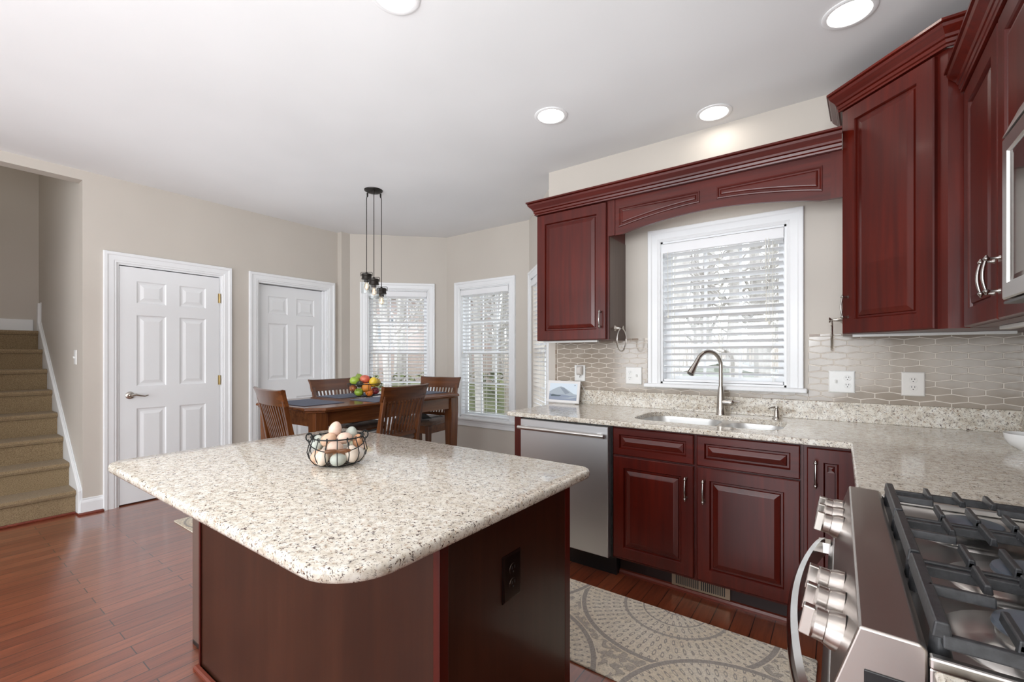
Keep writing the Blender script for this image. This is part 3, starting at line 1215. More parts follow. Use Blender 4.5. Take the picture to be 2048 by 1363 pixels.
# small display
dp = thing('smart_display', 'white framed digital display showing a mountain, leaning near the tile', 'display', (-1.712, 3.000, CT))
TM = T(0, 0, 0.0, rx=-0.17)
bm = B()
rings(bm, rect(-0.140, 0.140, 0.004, 0.172), [(0, 0), (0, -0.009), (0.003, -0.011)], TM, capb=True)
obj('display_frame', bm, plain('display_frame_white', (0.80, 0.79, 0.78), 0.3), dp)
bm = B()
def fl(bm, pts, y, mi):
    bm.faces.new([bm.verts.new(TM @ Vector((p[0], y, p[1]))) for p in pts]).material_index = mi
fl(bm, rect(-0.120, 0.120, 0.024, 0.152), -0.0112, 0)
fl(bm, [(-0.120, 0.085), (-0.085, 0.105), (-0.04, 0.124), (-0.02, 0.128), (0.0, 0.123), (0.05, 0.098), (0.09, 0.075), (0.12, 0.070), (0.12, 0.05), (-0.12, 0.05)], -0.0114, 1)
fl(bm, [(-0.03, 0.122), (0.01, 0.118), (0.06, 0.080), (0.02, 0.070)], -0.0116, 2)
fl(bm, [(-0.120, 0.070), (-0.06, 0.062), (0.0, 0.066), (0.06, 0.058), (0.12, 0.062), (0.12, 0.024), (-0.12, 0.024)], -0.0118, 3)
fl(bm, [(-0.110, 0.058), (-0.09, 0.068), (-0.05, 0.062), (-0.01, 0.060), (-0.03, 0.052), (-0.10, 0.050)], -0.0120, 4)
fl(bm, [(-0.02, 0.040), (0.05, 0.046), (0.12, 0.060), (0.12, 0.050), (0.06, 0.036)], -0.0120, 1)
fl(bm, [(0.095, 0.140), (0.099, 0.144), (0.104, 0.142), (0.102, 0.136), (0.097, 0.133)], -0.0120, 4)
def scr(n, c):
    m = emit(n, c, 0.35)
    m.node_tree.nodes['Principled BSDF'].inputs['Base Color'].default_value = (c[0] * 0.7, c[1] * 0.7, c[2] * 0.7, 1)
    m.node_tree.nodes['Principled BSDF'].inputs['Roughness'].default_value = 0.15
    return m
obj('screen', bm, [scr('screen_sky', (0.60, 0.68, 0.76)), scr('screen_mountain', (0.36, 0.41, 0.46)), scr('screen_ridge', (0.24, 0.28, 0.33)),
                   scr('screen_valley', (0.25, 0.29, 0.37)), scr('screen_trees', (0.09, 0.12, 0.14))], dp)
bm = B()
prism(bm, [(0.0, 0.0), (0.045, 0.0), (0.045, 0.006), (0.022, 0.10), (0.014, 0.10)], 'x', -0.10, 0.10)
obj('display_stand', bm, plain('display_back', (0.6, 0.58, 0.56), 0.5), dp)
bm = B()
tube(bm, [(-1.565, 3.03, 0.925), (-1.545, 3.04, 0.93), (-1.515, 3.055, 0.931), (-1.49, 3.06, 0.905), (-1.50, 3.068, 0.93), (-1.53, 3.072, 0.96), (-1.565, 3.07, 1.0), (-1.60, 3.06, 1.08)], 0.0022, 6)
tag(obj('power_cord', bm, PLATE, smooth=True), 'thin white power cord looping behind the small display', 'cord')
bm = B()
tube(bm, [(-1.592, 3.015, 0.915), (-1.566, 3.02, 0.915)], 0.006, 8)
obj('cord_plug', bm, PLATE, dp)
# white crock at the picture's edge
cj = thing('white_bowl', 'white ceramic bowl on the counter cut by the right edge of the photo', 'bowl', (0.585, 2.56, CT))
bm = B()
lathe(bm, [(0, 0.0), (0.03, 0.0), (0.034, 0.004), (0.055, 0.018), (0.066, 0.040), (0.070, 0.062), (0.066, 0.062), (0.061, 0.042), (0.05, 0.022), (0.0, 0.008)], 28)
obj('bowl_body', bm, plain('white_ceramic', (0.85, 0.85, 0.84), 0.15), cj, smooth=True)


# ------------------------------------------------------------------ handles
def handle_bm(h=0.10, out=0.030):
    bm = B()
    for z in (-h / 2, h / 2):
        lathe(bm, [(0.0075, 0), (0.006, 0.003), (0.004, 0.008), (0.004, out - 0.006), (0.005, out - 0.003)], 10, T(0, 0, z, rx=PI / 2))
        lathe(bm, [(0, -0.009), (0.004, -0.007), (0.008, -0.003), (0.0085, 0.0), (0.007, 0.003), (0.0045, 0.006), (0.0035, 0.010), (0, 0.012)], 10,
              T(0, -out, z, rx=0 if z > 0 else PI))
    pts = [(0, -out - 0.008 * math.sin(PI * t), -h / 2 + h * t) for t in [k / 10 for k in range(11)]]
    tube(bm, pts, [0.0038 + 0.0012 * math.sin(PI * k / 10) for k in range(11)], 10)
    return bm


def add_handle(parent, x, y, z):
    o = obj('handle', handle_bm(), PEWTER, parent, smooth=True, loc=(x, y, z))
    return o


# ------------------------------------------------------------------ base cabinets (local: x along, front -y)
def base_cab(label, origin, rz, w, depth, fronts, toe=0.10, name='base_cabinet', group=None, ztop=0.870):
    """fronts: list of (kind,x0,x1,z0,z1,handle(x,z)|None)"""
    R = thing(name, label, 'cabinet', origin, rz, group)
    bm = B()
    if 'sink' in label:      # open inside for the bowls
        bx(bm, 0, w, 0, depth, 0.125, 0.645)
        bx(bm, 0, w, 0, 0.02, 0.645, ztop)
        bx(bm, 0, 0.018, 0.02, depth, 0.645, ztop)
        bx(bm, w - 0.018, w, 0.02, depth, 0.645, ztop)
    else:
        bx(bm, 0, w, 0, depth, 0.125, ztop)
    obj('carcass', bm, CHZ, R)
    bm = B()
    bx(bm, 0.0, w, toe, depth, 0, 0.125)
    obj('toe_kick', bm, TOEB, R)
    for kind, x0, x1, z0, z1, h in fronts:
        bm = B()
        if kind == 'drawer':
            raised_door(bm, x0, x1, z0, z1, 0, 0.02, 0.036)
            f = obj('drawer', bm, CHX, R)
        else:
            raised_door(bm, x0, x1, z0, z1, 0, 0.02, 0.060)
            f = obj('door', bm, CHZ, R)
        if h:
            add_handle(f, h[0], -0.02, h[1])
    return R


YF = 2.39
base_cab('cherry sink base cabinet with two doors under two false drawer fronts', (-1.037, YF, 0), 0, 0.905, 0.68, [
    ('drawer', 0.007, 0.439, 0.712, 0.862, None), ('drawer', 0.454, 0.892, 0.712, 0.862, None),
    ('door', 0.007, 0.439, 0.140, 0.704, (0.405, 0.59)), ('door', 0.454, 0.892, 0.140, 0.704, (0.490, 0.59))])
base_cab('narrow cherry base cabinet in the corner next to the range', (-0.131, YF, 0), 0, 0.196, 0.68, [
    ('door', 0.012, 0.186, 0.140, 0.858, (0.045, 0.748))])
base_cab('cherry base cabinet between the corner and the range', (0.066, 2.388, 0), -PI / 2, 0.900, 0.60, [
    ('drawer', 0.02, 0.88, 0.712, 0.862, None), ('door', 0.02, 0.44, 0.14, 0.704, (0.41, 0.6)), ('door', 0.46, 0.88, 0.14, 0.704, (0.49, 0.6))])
base_cab('cherry base cabinet on the near side of the range', (0.12, 0.708, 0), -PI / 2, 1.2, 0.56, [
    ('drawer', 0.02, 0.58, 0.712, 0.862, None), ('door', 0.02, 0.58, 0.14, 0.704, (0.55, 0.6)), ('door', 0.60, 1.18, 0.14, 0.704, (0.63, 0.6))])
bm = B()
bx(bm, -1.712, -1.664, 2.372, 3.07, 0, 0.870)
tag(obj('cabinet_end_panel', bm, CHZ, bevel=0.001), 'narrow dark cherry end panel on the far side of the dishwasher', 'panel')
bm = B()
sweep(bm, [(-1.037, 2.490), (0.16, 2.490)], [(0, 0), (0.016, 0), (0.016, 0.012), (0.010, 0.022), (0, 0.026)], side=1)
struct(obj('trim_2', bm, SHOE))
# floor register in the toe kick
vt = thing('toe_kick_vent', 'bronze register grille in the toe kick under the sink', 'vent', (-0.737, 2.474, 0.028))
bm = B()
bx(bm, 0, 0.29, 0, 0.004, 0, 0.070)
for k in range(2):
    pass
obj('vent_frame', bm, plain('vent_bronze', (0.35, 0.26, 0.18), 0.4, metal=0.5), vt, bevel=0.002)
bm = B()
for half in (0, 1):
    for k in range(12):
        xx = 0.022 + half * 0.128 + k * 0.0100
        bx(bm, xx, xx + 0.0055, -0.0008, 0.001, 0.012, 0.060)
obj('vent_slots', bm, SLOT, vt)

# dishwasher
dw = thing('dishwasher', 'stainless steel dishwasher with bar handle beneath the counter', 'dishwasher', (-1.655, 2.37, 0))
bm = B()
rings(bm, rect(0.004, 0.603, 0.128, 0.862), [(0, 0.02), (0, -0.016), (0.003, -0.019)], capb=True)
obj('door', bm, DWST, dw)
bm = B()
bx(bm, 0.0, 0.615, 0.021, 0.60, 0.12, 0.868)
obj('tub_body', bm, BLACK, dw)
bm = B()
bx(bm, 0.0, 0.615, 0.075, 0.50, 0.0, 0.119)
obj('kick_plate', bm, BLACK, dw)
bm = B()
tube(bm, [(0.008, -0.052, 0.812), (0.592, -0.052, 0.812)], 0.0125, 14)
bx(bm, 0.035, 0.060, -0.05, -0.018, 0.803, 0.821)
bx(bm, 0.540, 0.565, -0.05, -0.018, 0.803, 0.821)
obj('handle', bm, STEELX, dw, smooth=True)

# ------------------------------------------------------------------ wall cabinets
UZ0, UZ1 = 1.372, 2.297
UF = 2.812
uc = thing('wall_cabinet', 'cherry wall cabinet with one raised-panel door left of the sink window', 'cabinet', (-1.820, UF, 0))
bm = B()
bx(bm, 0, 0.567, 0, Y_B - UF - 0.001, UZ0, UZ1)
obj('carcass', bm, CHZ, uc)
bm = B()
bx(bm, 0.567, 0.5695, 0.019, Y_B - UF - 0.001, UZ0, 2.062)  # thin side skin, browner than the carcass
obj('side_panel', bm, wood('brown_side_skin', (0.095, 0.060, 0.045), (0.125, 0.080, 0.062), 'z', 0.3, 0.1), uc)
bm = B()
raised_door(bm, 0.008, 0.556, UZ0 + 0.002, UZ1 - 0.006, 0, 0.02, 0.068)
d_ = obj('door', bm, CHZ, uc)
add_handle(d_, 0.521, -0.02, 1.508)

va = thing('window_valance', 'arched cherry valance with two raised panels bridging the sink window', 'valance', (-1.252, UF - 0.001, 0))
VW = 1.262
def arch(x):
    t = (x - 0.0) / VW
    return 2.062 + 0.062 * math.sin(PI * min(1, max(0, (t - 0.07) / 0.86))) ** 0.9 if 0.07 < t < 0.93 else 2.062
bm = B()
xs = [VW * k / 40 for k in range(41)]
prism(bm, [(0, UZ1)] + [(x, arch(x)) for x in xs] + [(VW, UZ1)], 'y', 0.0, 0.019)
obj('valance_board', bm, CHX, va)
for a, b in ((0, 0.045), (VW - 0.05, VW)):
    bm = B()
    bx(bm, a, b, -0.006, 0, 2.062, UZ1)
    obj('end_stile', bm, CHZ, va)
for (a, b) in ((0.075, 0.575), (0.675, 1.175)):
    xs = [a + (b - a) * k / 12 for k in range(13)]
    pl = [(b, 2.238), (a, 2.238)] + [(x, arch(x) + 0.052) for x in xs]
    bm = B()
    rings(bm, pl, [(-0.004, 0.0), (-0.002, -0.006), (0.004, -0.007), (0.009, -0.001), (0.016, -0.0008), (0.022, -0.007), (0.026, -0.008)])
    obj('raised_panel', bm, CHX, va)
bm = B()
sweep(bm, [(0.005 - 1.82 - 0.005, Y_B - 0.002), (-1.820, UF - 0.0195), (0.007, UF - 0.0195)], [(u, w + UZ1 + 0.0005) for u, w in CROWN], side=1)
sweep(bm, [(-1.820, Y_B - 0.002), (-1.820, UF - 0.0195), (0.007, UF - 0.0195)], [(u - 0.03, w + UZ1 + 0.094) for u, w in ((0, 0), (0.05, 0), (0.05, 0.002), (0, 0.002))], side=1)
bx(bm, -1.815, 0.007, UF - 0.019, UF + 0.03, UZ1 + 0.001, UZ1 + 0.010)
tag(obj('crown_moulding', bm, CHX), 'cherry crown moulding running along the top of the left cabinet and valance', 'moulding')

# diagonal corner cabinet
DZ1 = 2.497
dc = thing('corner_wall_cabinet', 'tall diagonal cherry wall cabinet in the kitchen corner', 'cabinet', (0.012, 2.832, 0), -PI / 4)
# world footprint
fp = [(0.012, Y_B - 0.001), (0.012, 2.832), (0.350, 2.494), (X_R - 0.001, 2.494), (X_R - 0.001, Y_B - 0.001)]
def tolocal(p, o=(0.012, 2.832), a=PI / 4):
    x, y = p[0] - o[0], p[1] - o[1]
    return (x * math.cos(a) - y * math.sin(a), x * math.sin(a) + y * math.cos(a))
bm = B()
prism(bm, [tolocal(p) for p in fp], 'z', UZ0, DZ1)
obj('carcass', bm, CHZ, dc)
bm = B()
raised_door(bm, 0.012, 0.440, UZ0 + 0.002, DZ1 - 0.008, 0, 0.02, 0.068)
d_ = obj('door', bm, CHZ, dc)
add_handle(d_, 0.045, -0.02, 1.504)
bm = B()
sweep(bm, [tolocal(p) for p in [(0.012, Y_B - 0.001), (0.0, 2.826), (0.345, 2.481), (X_R - 0.002, 2.481)]], [(u, w + DZ1) for u, w in CROWN], side=1)
bx(bm, 0.0, 0.47, -0.012, 0.03, DZ1 + 0.001, DZ1 + 0.010)
obj('crown_moulding', bm, CHX, dc)

# wall cabinet pair next to the microwave
sx_f = 0.41
wc = thing('wall_cabinet', 'cherry two-door wall cabinet between the corner cabinet and the microwave', 'cabinet', (sx_f, 2.470, 0), -PI / 2)
bm = B()
bx(bm, 0, 0.965, 0, X_R - sx_f - 0.001, UZ0, UZ1)
obj('carcass', bm, CHZ, wc)
for (a, b, hx) in ((0.010, 0.468, 0.440), (0.478, 0.955, 0.508)):
    bm = B()
    raised_door(bm, a, b, UZ0 + 0.002, UZ1 - 0.006, 0, 0.02, 0.068)
    d_ = obj('door', bm, CHZ, wc)
    add_handle(d_, hx, -0.02, 1.508)
mc = thing('wall_cabinet', 'short cherry wall cabinet above the microwave', 'cabinet', (sx_f, 1.503, 0), -PI / 2)
bm = B()
bx(bm, 0, 0.78, 0, X_R - sx_f - 0.001, 1.83, UZ1)
obj('carcass', bm, CHZ, mc)
for (a, b, hx) in ((0.010, 0.385, 0.35), (0.395, 0.77, 0.43)):
    bm = B()
    raised_door(bm, a, b, 1.835, UZ1 - 0.006, 0, 0.02, 0.068)
    d_ = obj('door', bm, CHX, mc)
    add_handle(d_, hx, -0.02, 1.93)
bm = B()
sweep(bm, [(sx_f - 0.0195, 2.4695), (sx_f - 0.0195, 0.70)], [(u, w + UZ1 + 0.0005) for u, w in CROWN], side=1)
bx(bm, sx_f - 0.019, sx_f + 0.03, 0.72, 2.469, UZ1 + 0.001, UZ1 + 0.010)
tag(obj('crown_moulding', bm, CHX), 'cherry crown moulding along the cabinets over the microwave', 'moulding')
# under cabinet light strips
for nm, lab, a, b in (('under_cabinet_light', 'white light strip under the cherry cabinet left of the sink window', (-1.80, 2.86), (-1.36, 2.89)),
                      ('under_cabinet_light', 'white light strip under the diagonal corner cabinet', (0.05, 2.86), (0.62, 2.89)),
                      ('under_cabinet_light', 'white light strip under the cabinet beside the microwave', (0.47, 1.60), (0.50, 2.38))):
    bm = B()
    bx(bm, a[0], b[0], a[1], b[1], UZ0 - 0.014, UZ0 - 0.0005)
    tag(obj(nm, bm, PLATE, bevel=0.002), lab, 'light')

# microwave
mw = thing('microwave', 'stainless over-the-range microwave with black window, cut by the photo edge', 'microwave', (0.315, 1.498, 0), -PI / 2)
bm = B()
bx(bm, 0, 0.758, 0.02, X_R - 0.315 - 0.001, 1.386, 1.822)
obj('body', bm, STEEL, mw)
bm = B()
rings(bm, rect(0, 0.56, 1.39, 1.755), [(0, 0.02), (0, -0.012), (0.003, -0.015), (0.035, -0.015), (0.037, -0.010), (0.039, -0.010)], capb=True, cap=False)
obj('door', bm, steel('microwave_steel', (0.5, 0.48, 0.46), 0.3, 'x'), mw)
bm = B()
rings(bm, rect(0.039, 0.521, 1.429, 1.716), [(0, -0.010), (0.01, -0.0095)])
obj('door_window', bm, plain('dark_window_glass', (0.02, 0.018, 0.017), 0.08, coat=0.5), mw)
bm = B()
prism(bm, [(-0.015, 1.760), (0.02, 1.760), (0.02, 1.822), (0.012, 1.822)], 'x', 0, 0.758)
obj('vent_grille', bm, STEELX, mw)
bm = B()
bx(bm, 0.563, 0.758, -0.015, 0.019, 1.39, 1.755)
obj('control_panel', bm, plain('microwave_panel', (0.02, 0.02, 0.02), 0.15), mw)
bm = B()
bx(bm, 0.0, 0.758, -0.012, 0.30, 1.380, 1.3855)
obj('bottom_plate', bm, BLACK, mw)


# towel rings
def towel_ring(label, loc, sgn):
    R = thing('towel_ring', label, 'towel ring', loc)
    bm = B()
    lathe(bm, [(0, 0), (0.022, 0), (0.021, 0.003), (0.012, 0.012), (0.008, 0.030), (0.0065, 0.045), (0.009, 0.052), (0.014, 0.056), (0.015, 0.060), (0, 0.060)], 18,
          T(ry=sgn * PI / 2))
    obj('post', bm, NICKEL, R, smooth=True)
    bm = B()
    tube(bm, [(sgn * 0.048, 0.078 * math.sin(t), -0.080 + 0.078 * math.cos(t)) for t in [2 * PI * k / 36 for k in range(36)]], 0.0052, 8, closed=True)
    obj('ring', bm, NICKEL, R, smooth=True)


towel_ring('nickel towel ring on the side of the cabinet left of the sink window', (-1.2525, 2.915, 1.452), 1)
towel_ring('nickel towel ring on the side of the diagonal corner cabinet', (0.0115, 2.93, 1.452), -1)

# ------------------------------------------------------------------ range
rg = thing('gas_range', 'stainless gas range with black grates and six front knobs', 'range', (0, 0, 0))
RY0, RY1 = 0.719, 1.478
bm = B()
bx(bm, 0.02, 0.68, RY0, RY1, 0.10, 0.800)
obj('body', bm, STEEL, rg)
bm = B()
bx(bm, 0.06, 0.66, RY0 + 0.01, RY1 - 0.01, 0.0, 0.10)
obj('kick_base', bm, BLACK, rg)
bm = B()
prism(bm, [(0.019, 0.920), (0.078, 0.918), (0.084, 0.912), (0.084, 0.801), (-0.004, 0.801), (-0.012, 0.822)], 'y', RY0 - 0.001, RY1 + 0.001)
cp = obj('control_panel', bm, STEELY, rg, bevel=0.003, seg=3)
bm = B()
bx(bm, 0.024, 0.077, RY0 - 0.003, RY0 - 0.0005, 0.804, 0.868)
obj('end_cap_recess', bm, BLACK, cp, bevel=0.002)
bm = B()
bx(bm, 0.085, 0.675, RY0 + 0.001, RY1 - 0.001, 0.801, 0.893)
bx(bm, 0.085, 0.675, RY0 - 0.004, RY0 + 0.010, 0.893, 0.908)
bx(bm, 0.085, 0.675, RY1 - 0.010, RY1 + 0.004, 0.893, 0.908)
bx(bm, 0.655, 0.695, RY0, RY1, 0.893, 0.935)
obj('cooktop', bm, STEELX, rg, bevel=0.003)
bm = B()
prism(bm, [(-0.024, 0.30), (-0.024, 0.762), (-0.014, 0.785), (0.019, 0.785), (0.019, 0.30)], 'y', RY0 + 0.006, RY1 - 0.006)
od = obj('oven_door', bm, STEEL, rg, bevel=0.003)
bm = B()
bx(bm, -0.0255, -0.0235, RY0 + 0.12, RY1 - 0.12, 0.40, 0.66)
obj('oven_window', bm, plain('oven_glass', (0.012, 0.012, 0.012), 0.06), od)
bm = B()
bx(bm, -0.024, 0.019, RY0 + 0.006, RY1 - 0.006, 0.11, 0.29)
obj('storage_drawer', bm, STEEL, rg, bevel=0.003)
# bowed handle, flat bar
bm = B()
hy0, hy1, hz = RY0 + 0.045, RY1 - 0.045, 0.765
N = 24
rows = []
for k in range(N + 1):
    t = k / N
    y = hy0 + (hy1 - hy0) * t
    x = -0.040 - 0.036 * math.sin(PI * t) ** 0.75
    rows.append([bm.verts.new((x + dx, y, hz + dz)) for dx, dz in ((0.010, -0.024), (-0.002, -0.020), (-0.009, -0.006), (-0.009, 0.008), (-0.003, 0.018), (0.008, 0.021))])
for A, Q in zip(rows, rows[1:]):
    for i in range(6):
        bm.faces.new([A[i], A[(i + 1) % 6], Q[(i + 1) % 6], Q[i]])
bm.faces.new(rows[0])
bm.faces.new(rows[-1])
for y in (hy0, hy1 - 0.0):
    bx(bm, -0.046, -0.020, y - 0.018, y + 0.018, hz - 0.013, hz + 0.013)
obj('handle', bm, CHROME, od, smooth=True)
# knobs along the slanted front
sl_a = math.atan2(0.031, 0.098)
for y in (0.805, 0.884, 0.963, 1.300, 1.372, 1.440):
    KM = T(0.002, y, 0.860) @ Matrix.Rotation(-PI / 2 + sl_a * 0.6, 4, 'Y')
    bm = B()
    lathe(bm, [(0.0275, 0.0), (0.0265, 0.012), (0.0235, 0.019), (0.0235, 0.020), (0.0225, 0.021), (0.0222, 0.034), (0.0205, 0.037), (0, 0.0375)], 28, KM)
    kn = obj('knob', bm, STEELY, cp, smooth=True, ang=25)
    bm = B()
    bx(bm, -0.0222, 0.0222, -0.007, 0.007, 0.035, 0.0510, KM)
    obj('knob_grip', bm, NICKEL, kn, bevel=0.002)
# burners
for (bx_, by_, rb) in ((0.215, 1.285, 0.046), (0.250, 1.045, 0.052), (0.205, 0.835, 0.046), (0.50, 1.28, 0.04), (0.50, 0.85, 0.036)):
    bm = B()
    lathe(bm, [(rb * 2.1, 0.0), (rb * 2.0, 0.004), (rb * 1.5, 0.006), (rb * 1.25, 0.010), (rb * 0.95, 0.012), (rb * 0.95, 0.022), (0, 0.022)], 32, T(bx_, by_, 0.893))
    bn = obj('burner', bm, STEELX, rg, smooth=True)
    bm = B()
    lathe(bm, [(0, 0.022), (rb, 0.022), (rb * 1.04, 0.026), (rb * 1.0, 0.031), (rb * 0.85, 0.033), (0, 0.034)], 32, T(bx_, by_, 0.893))
    obj('burner_cap', bm, plain('burner_cap_enamel', (0.10, 0.115, 0.14), 0.28), bn, smooth=True)
# grates: three sections side by side
def bar(bm, p0, p1, w=0.011, h=0.016):
    p0, p1 = Vector(p0), Vector(p1)
    t = (p1 - p0).normalized()
    s = Vector((-t.y, t.x, 0)).normalized() * w / 2
    up = Vector((0, 0, h))
    A = [p0 - s * 1.15 - up, p0 + s * 1.15 - up, p0 + s * 0.8, p0 - s * 0.8]
    Bq = [p1 - s * 1.15 - up, p1 + s * 1.15 - up, p1 + s * 0.8, p1 - s * 0.8]
    va_ = [bm.verts.new(p) for p in A]
    vb_ = [bm.verts.new(p) for p in Bq]
    bm.faces.new(va_)
    bm.faces.new(vb_)
    for i in range(4):
        bm.faces.new([va_[i], va_[(i + 1) % 4], vb_[(i + 1) % 4], vb_[i]])
GZ = 0.945
for gi, (y0, y1) in enumerate(((0.728, 0.970), (0.976, 1.216), (1.222, 1.462))):
    bm = B()
    xL, xR2 = 0.098, 0.640
    ym = (y0 + y1) / 2
    bar(bm, (xL, y0 + 0.004, GZ), (xL, y1 - 0.004, GZ), 0.017, 0.020)
    bar(bm, (xR2, y0 + 0.004, GZ), (xR2, y1 - 0.004, GZ), 0.017, 0.020)
    for yy in (y0 + 0.008, y1 - 0.008):
        bar(bm, (xL, yy, GZ - 0.014), (xR2, yy, GZ - 0.014), 0.012, 0.016)
    # middle bar broken over the burners
    for a, b in ((xL, 0.165), (0.262, 0.45), (0.55, xR2)):
        bar(bm, (a, ym, GZ), (b, ym, GZ), 0.011, 0.014)
    for xx in (0.165, 0.215, 0.265, 0.40, 0.50, 0.60):
        ln = 0.075 if xx not in (0.215, 0.50) else 0.088
        for s, yy in ((1, y0 + 0.008), (-1, y1 - 0.008)):
            bar(bm, (xx, yy, GZ), (xx, yy + s * ln, GZ), 0.010, 0.014)
            bar(bm, (xx, yy, GZ - 0.004), (xx, yy + s * 0.010, GZ - 0.004), 0.011, 0.014)
    for xx in (xL, xR2):
        for yy in (y0 + 0.022, y1 - 0.022):
            lathe(bm, [(0.013, 0.893), (0.011, 0.905), (0.009, 0.93), (0, 0.93)], 10, T(xx, yy, 0))
    obj('grate', bm, IRON, rg, bevel=0.0022, seg=2)

# ------------------------------------------------------------------ island
IZ = 0.88
ic = thing('granite_island_top', 'thick speckled granite island top with rounded corners', 'countertop')
bm = B()
slab(bm, round_poly([(-2.145, 0.437), (-0.679, 0.437), (-0.679, 1.408), (-2.145, 1.408)], [0.075, 0.125, 0.05, 0.05], 12), [], IZ - 0.030, IZ, e=0.009)
obj('island_slab', bm, GRAN, ic, smooth=True, ang=60)
isl = thing('kitchen_island', 'dark cherry kitchen island base with an outlet on its end', 'kitchen island')
bm = B()
bx(bm, -2.083, -0.733, 0.722, 1.318, 0.0, IZ - 0.0305)
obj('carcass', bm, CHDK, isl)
for a, b, c, d in ((-2.087, -2.075, 0.716, 0.722), (-0.745, -0.724, 0.716, 0.745), (-0.733, -0.7265, 1.288, 1.322)):
    bm = B()
    bx(bm, a, b, c, d, 0, IZ - 0.0305)
    obj('corner_trim', bm, CHZ, isl, bevel=0.0015)
bm = B()
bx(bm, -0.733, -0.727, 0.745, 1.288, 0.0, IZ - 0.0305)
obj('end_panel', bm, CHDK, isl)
bm = B()
sweep(bm, [(-2.087, 1.32), (-2.087, 0.7155), (-0.724, 0.7155), (-0.724, 1.32)], [(0, 0.0005), (0.014, 0.0005), (0.014, 0.010), (0.009, 0.018), (0, 0.021)], side=1)
obj('shoe_moulding', bm, SHOE, isl)
BRPL = plain('bronze_plate', (0.05, 0.035, 0.028), 0.18, metal=0.9)
plate('island_outlet', 'dark bronze outlet plate on the end of the island', 'outlet', (-0.727, 0.990, 0.662), PI / 2, 0.082, 0.125, [(0, 'outlet')], BRPL)

# step bin beside the island
tb = thing('trash_bin', 'slim stainless trash bin standing behind the island corner', 'trash can', (-2.205, 0.93, 0))
bm = B()
for z0_, z1_, mt, nm in ((0.0, 0.02, BLACK, 'base_ring'), (0.02, 0.60, plain('bin_steel', (0.55, 0.53, 0.50), 0.35, metal=1.0), 'bin_body'), (0.60, 0.64, BLACK, 'lid')):
    bm = B()
    slab(bm, round_poly([(-0.105, -0.166), (0.10, -0.166), (0.10, 0.166), (-0.105, 0.166)], [0.02] * 4, 5), [], z0_, z1_, 0.003)
    obj(nm, bm, mt, tb)

# ------------------------------------------------------------------ rugs
def rug(label, x0, x1, y0, y1, centers, group='medallion rugs'):
    bm = B()
    nx, ny = int((x1 - x0) / 0.02), int((y1 - y0) / 0.02)
    rr = []
    slab(bm, round_poly([(x0, y0), (x1, y0), (x1, y1), (x0, y1)], [0.01] * 4, 3), [], 0.0005, 0.010, 0.003)
    o = obj('area_rug', bm, rug_mat('rug_' + str(round(x0 * 10)), centers))
    return tag(o, label, 'rug')


rug('beige and grey medallion runner rug between island and sink cabinets', -1.78, -0.075, 1.642, 2.238,
    [(-1.22, 1.50), (-0.66, 2.27), (-0.24, 1.56), (-1.55, 2.30)])
rug('beige and grey patterned rug under the dining table, a corner showing beyond the island', -4.10, -2.45, 1.24, 3.55,
    [(-3.9, 1.5), (-3.3, 2.2), (-3.9, 2.9), (-2.7, 1.6), (-2.7, 2.9)])

# ------------------------------------------------------------------ dining table
TR = D(2)
TC = (-3.220, 2.359)
TZ = 0.914
tbz = 0.0105
tbl = thing('dining_table', 'counter-height walnut dining table with clipped corners in the bay', 'table', (TC[0], TC[1], tbz), TR)
W2, L2, ch = 0.412, 0.775, 0.095
def clipped(w, l, c):
    return [(-w + c, -l), (w - c, -l), (w, -l + c), (w, l - c), (w - c, l), (-w + c, l), (-w, l - c), (-w, -l + c)]
bm = B()
base = clipped(W2, L2, ch)
prev = None
zt = TZ - tbz
first = None
for d, z in ((0.03, zt - 0.036), (0.016, zt - 0.034), (0.012, zt - 0.026), (0.006, zt - 0.022), (0, zt - 0.018), (0, zt - 0.008), (0.004, zt - 0.002), (0.010, zt)):
    vs = [bm.verts.new((p[0], p[1], z)) for p in offset(base, d)]
    if prev:
        for i in range(8):
            bm.faces.new([prev[i], prev[(i + 1) % 8], vs[(i + 1) % 8], vs[i]])
    else:
        bm.faces.new(vs)
    prev = vs
bm.faces.new(prev)
obj('tabletop', bm, WAL_Y, tbl)
bm = B()
az0, az1 = zt - 0.135, zt - 0.036
for x0, x1, y0, y1 in ((-0.345, -0.325, -0.63, 0.63), (0.325, 0.345, -0.63, 0.63), (-0.30, 0.30, -0.71, -0.69), (-0.30, 0.30, 0.69, 0.71)):
    bx(bm, x0, x1, y0, y1, az0, az1)
obj('apron', bm, WAL_Y, tbl)
for sx in (-1, 1):
    for sy in (-1, 1):
        bm = B()
        cx, cy = sx * 0.318, sy * 0.675
        a, b = 0.046, 0.030
        v1 = [(cx - a, cy - a, az1), (cx + a, cy - a, az1), (cx + a, cy + a, az1), (cx - a, cy + a, az1)]
        v2 = [(p[0], p[1], az0) for p in v1]
        v3 = [(cx - b, cy - b, 0), (cx + b, cy - b, 0), (cx + b, cy + b, 0), (cx - b, cy + b, 0)]
        V = [[bm.verts.new(p) for p in v] for v in (v1, v2, v3)]
        for A, Q in zip(V, V[1:]):
            for i in range(4):
                bm.faces.new([A[i], A[(i + 1) % 4], Q[(i + 1) % 4], Q[i]])
        bm.faces.new(V[0])
        bm.faces.new(V[2])
        obj('leg', bm, WAL_Z, tbl, bevel=0.003)

